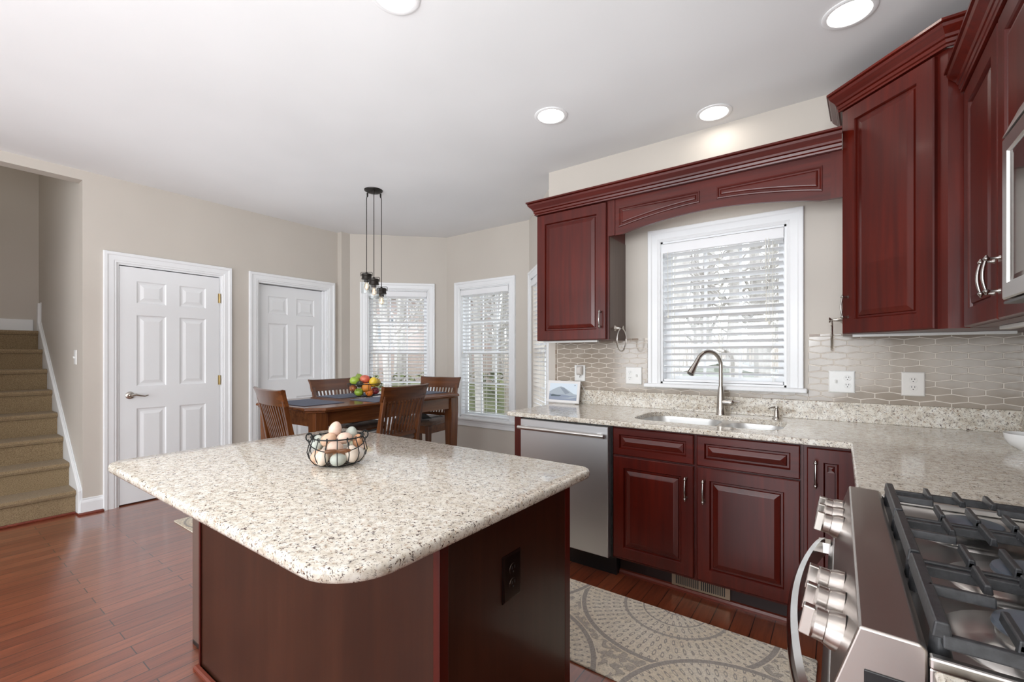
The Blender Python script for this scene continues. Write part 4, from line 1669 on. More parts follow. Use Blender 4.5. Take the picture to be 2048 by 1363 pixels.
# ------------------------------------------------------------------ dining chairs (front -y local, back at +y)
def chair(label, loc, rz):
    R = thing('dining_chair', label, 'chair', loc, rz, 'walnut slat-back counter chairs')
    SZ = 0.60
    # seat frame
    bm = B()
    for x0, x1, y0, y1 in ((-0.22, 0.22, -0.21, -0.19), (-0.215, 0.215, 0.17, 0.19), (-0.215, -0.195, -0.20, 0.18), (0.195, 0.215, -0.20, 0.18)):
        bx(bm, x0, x1, y0, y1, SZ - 0.075, SZ)
    obj('seat_frame', bm, WAL_X, R, bevel=0.002)
    bm = B()
    pl = round_poly([(-0.235, -0.225), (0.235, -0.225), (0.215, 0.195), (-0.215, 0.195)], [0.05, 0.05, 0.03, 0.03], 5)
    prev = None
    for d, z in ((0.012, SZ), (0.0, SZ + 0.012), (0.002, SZ + 0.028), (0.02, SZ + 0.042), (0.06, SZ + 0.052), (0.12, SZ + 0.056)):
        vs = [bm.verts.new((p[0], p[1], z)) for p in offset(pl, d)]
        if prev:
            for i in range(len(vs)):
                bm.faces.new([prev[i], prev[(i + 1) % len(vs)], vs[(i + 1) % len(vs)], vs[i]])
        prev = vs
    bm.faces.new(prev)
    obj('seat_cushion', bm, MICRO, R, smooth=True, ang=60)
    # rear posts: straight below seat, sweeping back above
    def by(z):
        t = max(0.0, (z - SZ) / 0.44)
        return 0.195 + 0.085 * t ** 1.15
    for s in (-1, 1):
        bm = B()
        prev = None
        zs = [0, 0.3, SZ - 0.05, SZ + 0.05, 0.72, 0.82, 0.92, 0.965]
        for z in zs:
            y = by(z) + (0.03 * (1 - z / SZ) ** 2 if z < SZ else 0)
            hw = 0.014
            hd = 0.019 if 0.1 < z < 0.8 else 0.015
            x = s * (0.203 + 0.010 * max(0, (z - SZ) / 0.4))
            vs = [bm.verts.new((x - hw, y - hd, z)), bm.verts.new((x + hw, y - hd, z)), bm.verts.new((x + hw, y + hd, z)), bm.verts.new((x - hw, y + hd, z))]
            if prev:
                for i in range(4):
                    bm.faces.new([prev[i], prev[(i + 1) % 4], vs[(i + 1) % 4], vs[i]])
            else:
                bm.faces.new(vs)
            prev = vs
        bm.faces.new(prev)
        obj('rear_leg', bm, WAL_Z, R, bevel=0.003)
        bm = B()
        a, b = 0.022, 0.016
        V = []
        for z, q in ((SZ - 0.001, a), (0, b)):
            V.append([bm.verts.new((s * 0.2 + dx * q, -0.198 + dy * q, z)) for dx, dy in ((-1, -1), (1, -1), (1, 1), (-1, 1))])
        for i in range(4):
            bm.faces.new([V[0][i], V[0][(i + 1) % 4], V[1][(i + 1) % 4], V[1][i]])
        bm.faces.new(V[0])
        bm.faces.new(V[1])
        obj('front_leg', bm, WAL_Z, R, bevel=0.003)
        bm = B()
        bx(bm, s * 0.2 - 0.009, s * 0.2 + 0.009, -0.18, 0.195, 0.27, 0.30)
        obj('stretcher', bm, WAL_X, R)
    bm = B()
    bx(bm, -0.19, 0.19, -0.208, -0.188, 0.19, 0.225)
    bx(bm, -0.19, 0.19, 0.195, 0.212, 0.30, 0.325)
    obj('foot_rail', bm, WAL_X, R)
    # curved crest rail, ends flaring
    def curve(x):
        return 0.022 * (1 - (x / 0.245) ** 2)
    bm = B()
    N = 16
    rows = []
    for k in range(N + 1):
        x = -0.245 + 0.49 * k / N
        c = curve(x)
        e = abs(x) / 0.245
        zt_ = 1.032 + 0.006 * e ** 6
        rows.append([bm.verts.new((x * (0.955), by(0.925) - 0.016 + c, 0.925)), bm.verts.new((x * 0.955, by(0.925) + 0.010 + c, 0.925)),
                     bm.verts.new((x * 0.965, by(0.99) + 0.012 + c, 0.99)), bm.verts.new((x, by(1.03) + 0.020 + c, zt_ - 0.006)),
                     bm.verts.new((x, by(1.03) + 0.008 + c, zt_)), bm.verts.new((x, by(1.03) - 0.010 + c, zt_ - 0.004)), bm.verts.new((x * 0.965, by(0.99) - 0.012 + c, 0.99))])
    for A, Q in zip(rows, rows[1:]):
        for i in range(7):
            bm.faces.new([A[i], A[(i + 1) % 7], Q[(i + 1) % 7], Q[i]])
    bm.faces.new(rows[0])
    bm.faces.new(rows[-1])
    obj('crest_rail', bm, WAL_X, R, smooth=True, ang=35)
    bm = B()
    bx(bm, -0.19, 0.19, by(0.66) - 0.009, by(0.66) + 0.009, 0.645, 0.675)
    obj('lower_rail', bm, WAL_X, R, bevel=0.002)
    bm = B()
    for k in range(10):
        f = (k + 0.5) / 10 * 2 - 1
        xb_, xt_ = f * 0.170, f * 0.195
        pts = []
        for z in (0.665, 0.75, 0.84, 0.935):
            t = (z - 0.665) / 0.27
            pts.append((xb_ + (xt_ - xb_) * t, by(z) + curve(xt_) * t * 0.9, z))
        prev = None
        for x_, y_, z_ in pts:
            vs = [bm.verts.new((x_ + dx, y_ + dy, z_)) for dx, dy in ((-0.0075, -0.005), (0.0075, -0.005), (0.0075, 0.005), (-0.0075, 0.005))]
            if prev:
                for i in range(4):
                    bm.faces.new([prev[i], prev[(i + 1) % 4], vs[(i + 1) % 4], vs[i]])
            else:
                bm.faces.new(vs)
            prev = vs
        bm.faces.new(prev)
    obj('back_slats', bm, WAL_Z, R)
    return R


MICRO = speckle('brown_microfibre', (0.10, 0.055, 0.035), (0.17, 0.10, 0.065), 12, 0.9, sheen=0.4)
ch0 = chair('walnut slat-back chair at the near end of the dining table', (-3.05, 1.74, tbz), PI - D(6))
dup(ch0, (-3.65, 2.475, tbz), PI / 2 + D(3), 'walnut slat-back chair on the door side of the table, behind the fruit basket')
dup(ch0, (-2.887, 2.20, tbz), -PI / 2 + D(8), 'walnut slat-back chair with its back to the island, on the kitchen side')
dup(ch0, (-3.33, 3.08, tbz), D(10), 'walnut slat-back chair at the window end of the dining table')

# placemats
MAT = speckle('slate_blue_cloth', (0.12, 0.135, 0.18), (0.19, 0.21, 0.26), 300, 0.95, spec=0.1)
def tab(x, y):
    c, s = math.cos(TR), math.sin(TR)
    return (TC[0] + x * c - y * s, TC[1] + x * s + y * c)
pm0 = None
for (x, y, r, lab) in ((0.0, -0.56, 0, 'slate blue placemat at the near end of the table'),
                       (-0.245, 0.0, PI / 2, 'slate blue placemat on the door side behind the fruit basket'),
                       (0.245, -0.03, PI / 2, 'slate blue placemat on the kitchen side before the fruit basket'),
                       (0.0, 0.56, 0, 'slate blue placemat at the window end of the table')):
    p = tab(x, y)
    if pm0 is None:
        bm = B()
        rings(bm, rect(-0.225, 0.225, -0.160, 0.160), [(0, 0), (0, 0.003), (0.002, 0.004)], Matrix.Rotation(PI / 2, 4, 'X') @ Matrix.Scale(-1, 4, (0, 1, 0)), capb=True)
        # rings builds (x,depth,z); turned so depth is up
        pm0 = obj('placemat', bm, MAT)
        o = pm0
    else:
        o = pm0.copy()
        C.objects.link(o)
    o.location = (p[0], p[1], TZ + 0.0047)
    o.rotation_euler = (0, 0, TR + r)
    tag(o, lab, 'placemat', 'placemats on the dining table')

# fruit basket
FB = (-3.305, 2.375, TZ + 0.0005)
fb = thing('fruit_basket', 'round black wire basket of fruit on the dining table', 'basket', FB)
def circ(r, z, n=40, cx=0, cy=0):
    return [(cx + r * math.cos(2 * PI * k / n), cy + r * math.sin(2 * PI * k / n), z) for k in range(n)]
bm = B()
def bowlr(z):
    t = min(1, z / 0.11)
    return 0.062 + 0.080 * math.sin(t * PI / 2)
tube(bm, circ(bowlr(0.11), 0.11), 0.0028, 6, closed=True)
obj('basket_rim', bm, WIRE, fb, smooth=True)
bm = B()
tube(bm, circ(bowlr(0.0), 0.003), 0.0025, 6, closed=True)
obj('base_ring', bm, WIRE, fb, smooth=True)
bm = B()
tube(bm, circ(bowlr(0.055), 0.055), 0.0016, 6, closed=True)
for k in range(16):
    a = 2 * PI * k / 16
    pts = [(bowlr(z) * math.cos(a), bowlr(z) * math.sin(a), z + 0.003 * (z == 0)) for z in (0, 0.02, 0.045, 0.075, 0.11)]
    tube(bm, pts, 0.0016, 5)
for k in range(5):
    x = -0.05 + 0.025 * k
    h = math.sqrt(0.062 ** 2 - x ** 2)
    tube(bm, [(x, -h, 0.003), (x, h, 0.003)], 0.0015, 5)
# scroll below the rim
for s in (-1, 1):
    pts = []
    for k in range(14):
        t = k / 13 * 1.6 * PI
        r = 0.016 * (1 - k / 20)
        a0 = -PI / 3 + s * (0.16 - r * math.cos(t) / 0.14)
        z = 0.085 + r * math.sin(t)
        pts.append((bowlr(z) * math.cos(a0) * 1.02, bowlr(z) * math.sin(a0) * 1.02, z))
    tube(bm, pts, 0.0016, 5)
obj('basket_wires', bm, WIRE, fb, smooth=True)


def fruit(kind, label, col1, col2, loc, r, ell=1.0, rough=0.3, stem=True, tilt=(0.2, 0.3), scale=14):
    R = thing(kind, label, kind.replace('_', ' '), (FB[0] + loc[0], FB[1] + loc[1], FB[2] + loc[2]), 0, 'fruit in the wire basket')
    bm = B()
    M_ = T(rx=tilt[0], ry=tilt[1])
    n = 12
    prof = []
    for k in range(n + 1):
        t = PI * k / n
        rr = r * math.sin(t)
        z = -r * ell * math.cos(t)
        if kind in ('green_apple', 'red_apple'):
            z = -r * ell * math.cos(t) * (1 - 0.28 * math.exp(-(math.sin(t) / 0.38) ** 2))
            rr *= 1.04 + 0.05 * -math.cos(t)
        if kind == 'lemon':
            rr *= 0.96
            z *= 1 + 0.14 * math.exp(-(math.sin(t) / 0.25) ** 2)
        if kind in ('pear', 'avocado'):
            rr *= 1 - 0.32 * max(0, -math.cos(t))
        prof.append((max(rr, 0), z))
    prof[0] = (0, prof[0][1])
    prof[-1] = (0, prof[-1][1])
    lathe(bm, prof, 20, M_)
    obj('flesh', bm, speckle(kind + '_skin_%d' % len(bpy.data.materials), col1, col2, scale, rough, coat=0.2), R, smooth=True, ang=180)
    if stem:
        bm = B()
        z0 = max(p[1] for p in prof) * (0.72 if 'apple' in kind else 0.98)
        tube(bm, [M_ @ Vector((0, 0, z0 - 0.004)), M_ @ Vector((0.002, 0.001, z0 + 0.010))], 0.0014, 6)
        obj('stem', bm, plain('stem_brown', (0.12, 0.07, 0.03), 0.8), R)


# basket axis: toward camera is direction (0.81,-0.58); sideways (picture right) is (0.81,0.59)
def bp(right, fwd, z):
    c = Vector((0.583, 0.813)) * right + Vector((0.813, -0.583)) * fwd
    return (c.x, c.y, z)


GR1, GR2 = (0.20, 0.36, 0.03), (0.34, 0.50, 0.06)
OR1, OR2 = (0.70, 0.20, 0.02), (0.80, 0.30, 0.04)
fruit('green_apple', 'green apple low at the front of the wire basket', GR1, GR2, bp(-0.047, 0.070, 0.042), 0.037, 0.92)
fruit('orange', 'large orange at the front of the wire basket', OR1, OR2, bp(0.012, 0.062, 0.077), 0.042, 0.97, 0.45, False)
fruit('orange', 'small orange low at the front of the wire basket', (0.72, 0.15, 0.02), (0.78, 0.22, 0.03), bp(0.036, 0.062, 0.037), 0.033, 0.97, 0.45, False)
fruit('red_apple', 'dark red apple low in the basket beneath the lemon', (0.16, 0.015, 0.03), (0.25, 0.03, 0.04), bp(0.085, 0.030, 0.048), 0.034, 0.92)
fruit('red_apple', 'reddish apple inside the basket rim below the lime green apple', (0.35, 0.08, 0.03), (0.45, 0.16, 0.05), bp(-0.093, 0.015, 0.070), 0.033, 0.92)
fruit('avocado', 'dark avocado between the green apple and the large orange', (0.025, 0.022, 0.02), (0.045, 0.05, 0.03), bp(-0.040, 0.058, 0.110), 0.030, 1.25, 0.6, True, (0.4, 0.9), 60)
fruit('green_apple', 'bright green apple on top of the basket, at its left side', (0.25, 0.42, 0.03), (0.42, 0.58, 0.08), bp(-0.082, 0.010, 0.136), 0.040, 0.9)
fruit('pear', 'green pear standing highest at the back of the basket', (0.18, 0.28, 0.04), (0.28, 0.38, 0.07), bp(-0.042, -0.050, 0.150), 0.042, 1.12, 0.4, True, (0.3, -0.3))
fruit('red_apple', 'bright red apple on top in the middle of the basket', (0.62, 0.05, 0.04), (0.75, 0.22, 0.12), bp(0.000, 0.000, 0.147), 0.041, 0.9)
fruit('avocado', 'dark avocado behind the bright red apple', (0.03, 0.02, 0.018), (0.06, 0.04, 0.03), bp(0.040, -0.062, 0.140), 0.030, 1.2, 0.6, True, (0.9, 0.1), 60)
fruit('lemon', 'yellow lemon on top of the basket, beside the red apple', (0.80, 0.52, 0.03), (0.86, 0.62, 0.06), bp(0.070, 0.030, 0.122), 0.039, 1.15, 0.4, False, (0.2, 0.5))
fruit('pear', 'golden pear at the back rim behind the lemon', (0.62, 0.42, 0.06), (0.70, 0.52, 0.10), bp(0.098, -0.030, 0.118), 0.035, 1.1, 0.4, True, (0.2, 0.5))

# egg basket on the island
EB = Vector((-1.432, 0.917, IZ + 0.0005))
eb = thing('egg_basket', 'black wire egg basket with a wooden grip on the island', 'basket', EB)
prof = [(0.052, 0.003), (0.078, 0.010), (0.093, 0.028), (0.099, 0.048), (0.094, 0.070), (0.087, 0.088), (0.084, 0.098)]
bm = B()
tube(bm, circ(0.085, 0.098), 0.0024, 6, closed=True)
obj('basket_rim', bm, WIRE, eb, smooth=True)
bm = B()
tube(bm, circ(0.052, 0.003), 0.0024, 6, closed=True)
obj('base_ring', bm, WIRE, eb, smooth=True)
bm = B()
for k in range(16):
    a = 2 * PI * (k + 0.5) / 16
    tube(bm, [(r * math.cos(a), r * math.sin(a), z) for r, z in prof], 0.0017, 6)
    # wire end curl over the rim
    tube(bm, [((0.084 + dr) * math.cos(a), (0.084 + dr) * math.sin(a), 0.098 + dz) for dr, dz in ((0, -0.003), (0.005, 0.0), (0.004, 0.005), (-0.002, 0.005), (-0.004, -0.003), (-0.003, -0.010))], 0.0016, 5)
for k in range(4):
    x = -0.03 + 0.02 * k
    h = math.sqrt(0.052 ** 2 - x ** 2)
    tube(bm, [(x, -h, 0.003), (x, h, 0.003)], 0.0016, 5)
obj('basket_wires', bm, WIRE, eb, smooth=True)
# bail handle folded down to the front, eyelets at both sides
rt = Vector((0.538, 0.843, 0))
fw = Vector((0.843, -0.538, 0))
bm = B()
for s in (-1, 1):
    c = rt * (s * 0.092) + Vector((0, 0, 0.100))
    tube(bm, [c + rt * (0.010 * math.cos(t)) + Vector((0, 0, 0.014 * math.sin(t))) for t in [2 * PI * k / 14 for k in range(14)]], 0.0022, 6, closed=True)
    tube(bm, [rt * s * 0.078 + Vector((0, 0, 0.098)), rt * s * 0.088 + Vector((0, 0, 0.112)), rt * s * 0.096 + Vector((0, 0, 0.108))], 0.0022, 6)
for s in (-1, 1):
    pts = []
    for k in range(9):
        t = k / 8
        a = t * PI / 2 * 0.72
        pts.append(rt * (s * 0.094 * math.cos(a)) + fw * (0.108 * math.sin(a) * 1.05) + Vector((0, 0, 0.092 - 0.028 * math.sin(a) * 1.06)))
    tube(bm, pts, 0.0019, 6)
bl = obj('bail_handle', bm, WIRE, eb, smooth=True)
bm = B()
gz = 0.0655
ga, gb_ = rt * -0.040 + fw * 0.1035 + Vector((0, 0, gz)), rt * 0.040 + fw * 0.1035 + Vector((0, 0, gz))
tube(bm, [ga.lerp(gb_, t) for t in (0, 0.05, 0.2, 0.4, 0.46, 0.5, 0.54, 0.6, 0.8, 0.95, 1)], [0.004, 0.006, 0.0075, 0.007, 0.005, 0.0055, 0.005, 0.007, 0.0075, 0.006, 0.004], 12)
obj('wooden_grip', bm, wood('grip_wood', (0.10, 0.035, 0.012), (0.35, 0.15, 0.06), 'x', 0.35), bl, smooth=True)

EGG = {'tan': ((0.62, 0.40, 0.27), (0.70, 0.48, 0.35)), 'pink': ((0.68, 0.48, 0.38), (0.74, 0.56, 0.46)), 'cream': ((0.76, 0.64, 0.53), (0.80, 0.70, 0.60)),
       'blue': ((0.46, 0.50, 0.44), (0.54, 0.57, 0.51)), 'brown': ((0.55, 0.27, 0.14), (0.64, 0.36, 0.20)), 'white': ((0.74, 0.70, 0.64), (0.80, 0.76, 0.71))}
EM = {k: speckle('egg_shell_' + k, a, b, 60, 0.5, sss=0.05) for k, (a, b) in EGG.items()}


def egg(label, col, right, fwd, z, ax, az=0.0, s=1.0):
    """ax: tilt from upright toward picture-right, az: toward the viewer."""
    bm = B()
    n = 14
    pr = []
    for k in range(n + 1):
        t = PI * k / n
        zz = -math.cos(t)
        pr.append((0.0215 * s * math.sin(t) * (1 - 0.10 * zz), 0.0275 * s * zz))
    pr[0] = (0, pr[0][1])
    pr[-1] = (0, pr[-1][1])
    Mx = Matrix.Rotation(math.atan2(0.843, 0.538), 4, 'Z') @ Matrix.Rotation(ax, 4, 'Y') @ Matrix.Rotation(az, 4, 'X')
    lathe(bm, pr, 20, Mx)
    o = obj('egg', bm, EM[col], smooth=True, ang=180)
    p = EB + rt * right + fw * fwd + Vector((0, 0, z))
    o.location = p
    return tag(o, label, 'egg', 'eggs in the wire basket')


egg('pale blue-green egg lying at the front bottom of the basket', 'blue', 0.002, 0.058, 0.0275, PI / 2 - 0.1)
egg('cream egg standing at the front of the basket, left of the blue-green one', 'cream', -0.050, 0.047, 0.036, 0.15)
egg('large cream egg standing at the front, right of the blue-green one', 'cream', 0.046, 0.045, 0.041, -0.1, 0, 1.1)
egg('tan egg lying in front behind the wooden grip', 'pink', -0.008, 0.054, 0.0695, PI / 2 + 0.15, 0, 0.95)
egg('pinkish egg low at the far left side of the basket', 'tan', -0.066, 0.004, 0.031, 0.3)
egg('pale blue egg upright against the left wires', 'blue', -0.065, -0.010, 0.077, 0.1)
egg('white egg low at the right side of the basket', 'white', 0.070, 0.002, 0.031, -0.2)
egg('orange-brown egg halfway up the right wires', 'brown', 0.068, -0.002, 0.078, 0.1, 0, 0.85)
egg('brown egg in the middle behind the front eggs', 'brown', 0.004, 0.006, 0.030, 0.2)
egg('brown egg heaped at the left below the top egg', 'tan', -0.030, 0.012, 0.090, 0.9)
egg('pinkish egg heaped at the middle right of the basket', 'pink', 0.022, 0.012, 0.092, PI / 2 - 0.2, 0, 0.95)
egg('pale tan egg crowning the heap', 'pink', -0.008, -0.008, 0.122, 0.25)
egg('pale grey-blue egg at the back right of the heap', 'blue', 0.046, -0.034, 0.098, 0.1, 0, 0.98)
egg('white egg at the back bottom of the basket', 'white', 0.020, -0.052, 0.031, 0.3)
egg('cream egg at the back left bottom of the basket', 'cream', -0.035, -0.050, 0.031, -0.2)
egg('white egg in the middle at the back of the basket', 'white', -0.002, -0.045, 0.082, 1.2)

# ------------------------------------------------------------------ pendant lamp
PC = Vector((-3.356, 2.502, 0))
pn = thing('pendant_lamp', 'bronze three-jar pendant lamp hanging over the dining table', 'pendant lamp', (PC.x, PC.y, ZC))
bm = B()
lathe(bm, [(0, -0.030), (0.03, -0.028), (0.060, -0.018), (0.078, -0.008), (0.080, -0.0005), (0, -0.0005)], 32)
obj('canopy', bm, BRONZE, pn, smooth=True)
RT, FW = Vector((0.807, 0.590, 0)), Vector((-0.590, 0.807, 0))
for (off, zc) in ((RT * -0.068 + FW * 0.02, 1.996), (FW * -0.055 + RT * 0.020, 1.938), (RT * 0.058 + FW * 0.045, 1.870)):
    h = zc - ZC
    bm = B()
    tube(bm, [(off.x * 0.85, off.y * 0.85, -0.022), (off.x * 0.95, off.y * 0.95, -0.05), (off.x, off.y, -0.07), (off.x, off.y, h)], 0.0032, 8)
    lathe(bm, [(0.004, -0.055), (0.007, -0.045), (0.008, -0.02)], 8, T(off.x * 0.88, off.y * 0.88, 0))
    obj('cord', bm, BRONZE, pn, smooth=True)
    bm = B()
    lathe(bm, [(0, 0.012), (0.008, 0.012), (0.010, 0.002), (0.040, 0.0), (0.045, -0.003), (0.045, -0.020), (0.041, -0.024), (0.041, -0.040), (0.044, -0.042), (0.044, -0.050), (0.030, -0.052), (0.022, -0.056), (0.022, -0.075), (0, -0.075)], 28, T(off.x, off.y, h))
    w_ = 0.052
    pts = [(-w_, -0.022), (-w_, 0.008), (-w_ + 0.006, 0.014), (w_ - 0.006, 0.014), (w_, 0.008), (w_, -0.022)]
    tube(bm, [off + RT * a + Vector((0, 0, h + b)) for a, b in pts], 0.0026, 6)
    cap = obj('lamp_cap', bm, BRONZE, pn, smooth=True)
    bm = B()
    lathe(bm, [(0.037, -0.050), (0.040, -0.060), (0.045, -0.075), (0.046, -0.090), (0.046, -0.165), (0.044, -0.176), (0.0435, -0.176), (0.0445, -0.164), (0.0445, -0.090), (0.0385, -0.062), (0.0355, -0.050)], 28, T(off.x, off.y, h))
    obj('jar_shade', bm, JAR, pn, smooth=True)
    bm = B()
    lathe(bm, [(0.011, -0.074), (0.013, -0.082), (0.024, -0.105), (0.026, -0.118), (0.022, -0.134), (0.012, -0.144), (0, -0.147)], 18, T(off.x, off.y, h))
    bb = obj('bulb', bm, glass_mat('bulb_glass_%d' % int(zc * 100), (1.0, 0.93, 0.84)), pn, smooth=True)
    bm = B()
    tube(bm, [off + RT * (0.008 * math.sin(k * 2.2)) + Vector((0, 0, h - 0.090 - 0.004 * k)) for k in range(11)], 0.0013, 5)
    obj('filament', bm, emit('warm_filament_%d' % int(zc * 100), (1.0, 0.62, 0.30), 9.0), bb)

# ------------------------------------------------------------------ recessed lights
LENS = emit('lamp_lens', (1.0, 0.94, 0.86), LENS_EMIT)
def can(label, x, y, group=None):
    R = thing('ceiling_light', label, 'ceiling light', (x, y, ZC), 0, group)
    bm = B()
    lathe(bm, [(0.100, -0.0005), (0.100, -0.004), (0.092, -0.008), (0.080, -0.006), (0.076, -0.0005)], 36)
    obj('trim_ring', bm, plain('white_ring', (0.85, 0.85, 0.85), 0.4), R, smooth=True)
    bm = B()
    lathe(bm, [(0.0765, -0.0015), (0.074, -0.003), (0.0, -0.0035)], 36)
    obj('lens', bm, LENS, R, smooth=True)


can('round recessed ceiling light over the counter end near the left wall cabinet', -1.435, 2.369)
can('round recessed ceiling light close to the wall above the sink valance', -0.619, 2.924)
can('round recessed ceiling light nearest the diagonal corner cabinet', 0.032, 2.416)
can('round recessed ceiling light over the island, cut by the top photo edge', -1.475, 1.205)
for x, y in ((-3.2, -0.9), (-3.2, -2.3), (-1.4, -0.6), (0.0, 0.35), (-1.4, -2.3)):  # unseen cans added to light the room from the rear
    can('unseen recessed ceiling light added as fill in the rear of the room', x, y, 'added rear ceiling lights')

# ------------------------------------------------------------------ outdoors
def ext_mat(n, a, b, s, **k):
    return speckle(n, a, b, s, 0.9, **k)


bm = B()
bx(bm, -60, 30, 4.6, 70, -0.9, -0.8)
struct(obj('ground', bm, ext_mat('leaf_litter', (0.16, 0.13, 0.09), (0.30, 0.27, 0.19), 1.4)))
BARK = ext_mat('hazed_bark', (0.34, 0.315, 0.29), (0.50, 0.47, 0.44), 6)  # lightened: pale outdoor haze is put into the bark colour


def tree_mesh(seed, h):
    rnd = random.Random(seed)
    bm = B()
    def grow(p, d, r, ln, depth):
        pts = [p]
        rs = [r]
        q = p.copy()
        dd = d.copy()
        nseg = 5 if depth == 0 else 4
        for k in range(nseg):
            dd = (dd + Vector((rnd.uniform(-1, 1), rnd.uniform(-1, 1), rnd.uniform(-0.3, 0.6))) * (0.05 if depth == 0 else 0.22)).normalized()
            q = q + dd * ln / nseg
            pts.append(q.copy())
            rs.append(r * (1 - 0.75 * (k + 1) / nseg))
        tube(bm, pts, rs, 6 if depth == 0 else 4, cap=False)
        if depth < 3:
            n = {0: 11, 1: 5, 2: 4}[depth]
            for k in range(n):
                t = rnd.uniform(0.22 if depth == 0 else 0.25, 1.0)
                i = min(int(t * nseg), nseg - 1)
                f = t * nseg - i
                bp_ = pts[i].lerp(pts[i + 1], f)
                br = rs[i] * (1 - f) + rs[i + 1] * f
                a = rnd.uniform(0, 2 * PI)
                nd = Vector((math.cos(a), math.sin(a), rnd.uniform(0.35, 1.1))).normalized()
                grow(bp_, nd, max(br * 0.55, 0.006), ln * rnd.uniform(0.28, 0.46), depth + 1)
    grow(Vector((0, 0, 0)), Vector((0, 0, 1)), 0.02 * h * 0.75, h, 0)
    me = bpy.data.meshes.new('bare_tree')
    bm.to_mesh(me)
    bm.free()
    me.materials.append(BARK)
    return me


TM_ = [tree_mesh(s, h) for s, h in ((1, 9), (2, 11), (3, 8), (4, 12))]
rnd = random.Random(21)
spots = []
# wedge seen through the sink window and through the bay windows
for k in range(24):
    y = rnd.uniform(9, 24)
    a = rnd.uniform(-0.42, -0.02)
    spots.append((y * a - 0.3, y))
for k in range(26):
    y = rnd.uniform(8, 24)
    a = rnd.uniform(-1.05, -0.62)
    spots.append((y * a, y))
for k in range(5):
    y = rnd.uniform(7, 14)
    spots.append((-y * rnd.uniform(1.15, 1.5), y))
for i, (x, y) in enumerate(spots):
    o = bpy.data.objects.new('bare_tree', TM_[i % 4])
    C.objects.link(o)
    o.location = (x, y, -0.82)
    o.rotation_euler = (0, 0, rnd.uniform(0, 6.28))
    s = rnd.uniform(0.8, 1.2)
    o.scale = (s, s, s)
    tag(o, 'leafless grey tree in the woods outside the windows', 'tree', 'bare trees in the woods outside')
# thin brush at the wood's edge, too dense to count
bm = B()
for k in range(1500):
    y = rnd.uniform(13, 22)
    x = rnd.uniform(-y * 1.6, 2)
    h = rnd.uniform(0.8, 3.4)
    tube(bm, [(x, y, -0.8), (x + rnd.uniform(-0.25, 0.25), y + rnd.uniform(-0.2, 0.2), -0.8 + h)], [0.022, 0.006], 3, cap=False)
o = obj('undergrowth', bm, ext_mat('brown_brush', (0.34, 0.28, 0.23), (0.48, 0.41, 0.34), 2))
o['kind'] = 'stuff'
tag(o, 'brown tangled brush at the foot of the bare trees', 'undergrowth')
# wooded ridge far behind
bm = B()
rr = []
for k in range(61):
    x = -60 + 90 * k / 60
    h = 2.2 + 0.8 * math.sin(k * 0.7) + 0.5 * math.sin(k * 2.1)
    rr.append([bm.verts.new((x, 34, -0.8)), bm.verts.new((x, 38, h * 0.8)), bm.verts.new((x, 46, h + 1.4)), bm.verts.new((x, 60, -0.8))])
for A, Q in zip(rr, rr[1:]):
    for i in range(3):
        bm.faces.new([A[i], A[i + 1], Q[i + 1], Q[i]])
struct(obj('hills', bm, ext_mat('wooded_ridge', (0.24, 0.20, 0.17), (0.40, 0.36, 0.32), 0.9), smooth=True))
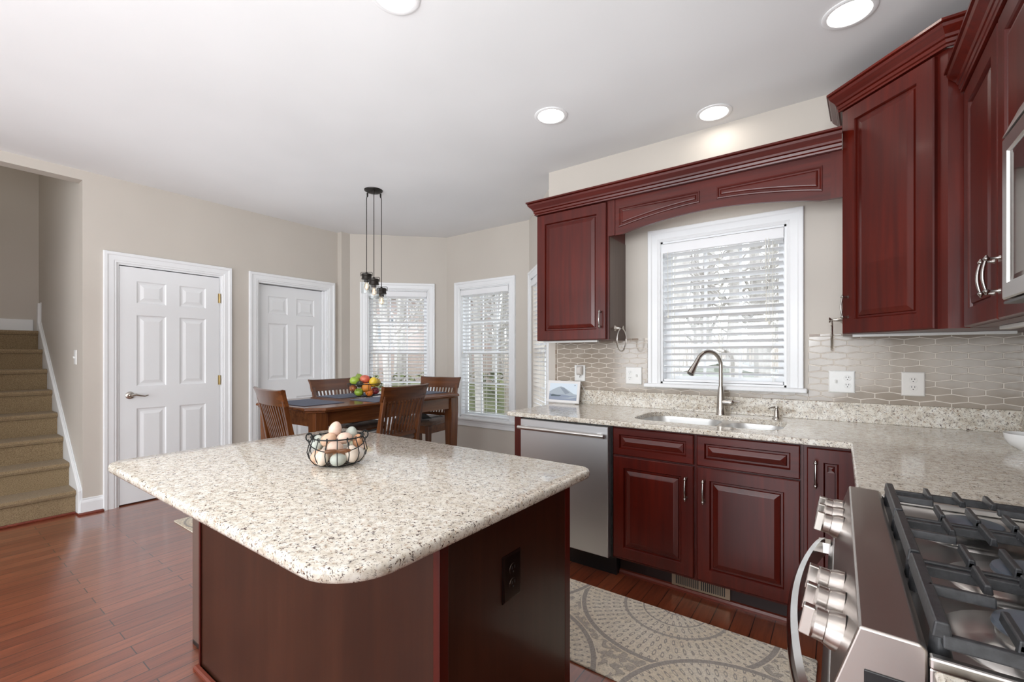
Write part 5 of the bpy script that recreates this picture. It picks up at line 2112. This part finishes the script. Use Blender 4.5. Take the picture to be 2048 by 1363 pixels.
# shed
sh = thing('garden_shed', 'low grey-green garden shed with white gable trim outside the sink window', 'shed', (-2.62, 12.9, -0.8))
bm = B()
prism(bm, [(-1.35, 0), (1.35, 0), (1.35, 1.55), (0, 1.92), (-1.35, 1.55)], 'y', 0, 2.6)
obj('shed_walls', bm, ext_mat('shed_siding', (0.36, 0.39, 0.33), (0.44, 0.47, 0.40), 3), sh)
bm = B()
for s in (-1, 1):
    prism(bm, [(0, 1.98), (s * 1.55, 1.56), (s * 1.55, 1.50), (0, 1.92)], 'y', -0.1, 2.7)
obj('shed_roof', bm, ext_mat('shed_shingles', (0.20, 0.20, 0.20), (0.28, 0.28, 0.27), 10), sh)
bm = B()
for s in (-1, 1):
    prism(bm, [(0, 2.0), (s * 1.56, 1.595), (s * 1.56, 1.455), (0, 1.86)], 'y', -0.14, -0.101)
bx(bm, -1.35, 1.35, -0.02, -0.001, 1.42, 1.50)
obj('gable_trim', bm, plain('shed_white', (0.8, 0.82, 0.82), 0.6), sh)
# neighbour's house
nh = thing('neighbour_house', 'pinkish brown house beyond the bay windows', 'house', (-20.5, 16.0, -0.8), D(42))
bm = B()
bx(bm, -6, 6, 0, 8, 0, 5.2)
obj('house_wall', bm, ext_mat('house_siding', (0.40, 0.31, 0.28), (0.47, 0.37, 0.33), 2), nh)
bm = B()
prism(bm, [(-6.4, 5.2), (6.4, 5.2), (6.4, 5.4), (0, 8.2), (-6.4, 5.4)], 'y', -0.4, 8.4)
obj('house_roof', bm, ext_mat('house_shingles', (0.45, 0.45, 0.46), (0.55, 0.55, 0.56), 5), nh)
for x in (-3.8, 0.0, 3.8):
    bm = B()
    bx(bm, x - 0.6, x + 0.6, -0.06, -0.001, 2.6, 4.2)
    wdw = obj('house_window', bm, plain('house_white', (0.8, 0.8, 0.8), 0.5), nh)
    bm = B()
    bx(bm, x - 0.5, x + 0.5, -0.08, -0.061, 2.7, 4.1)
    obj('house_pane', bm, plain('house_glass', (0.10, 0.12, 0.14), 0.1), wdw)
# hedge
bm = B()
rnd = random.Random(5)
for k in range(900):
    x = rnd.uniform(-4, 4)
    z = rnd.uniform(0, 1.5)
    y = rnd.uniform(-0.5, 0.5)
    a = rnd.uniform(0, 6.28)
    c, s = math.cos(a) * 0.09, math.sin(a) * 0.09
    p = Vector((x, y, z))
    bm.faces.new([bm.verts.new(p + Vector((c, s, 0))), bm.verts.new(p + Vector((-s, c, 0.05))), bm.verts.new(p + Vector((-c, -s, 0.1))), bm.verts.new(p + Vector((s, -c, -0.03)))])
bx(bm, -4, 4, -0.3, 0.3, 0, 1.2)
o = obj('hedge', bm, ext_mat('hedge_leaves', (0.09, 0.11, 0.04), (0.20, 0.21, 0.09), 3))
o.location = (-11.6, 8.7, -0.8)
o.rotation_euler = (0, 0, D(45))
tag(o, 'low olive green hedge outside the bay window behind the pendant lamp', 'hedge')
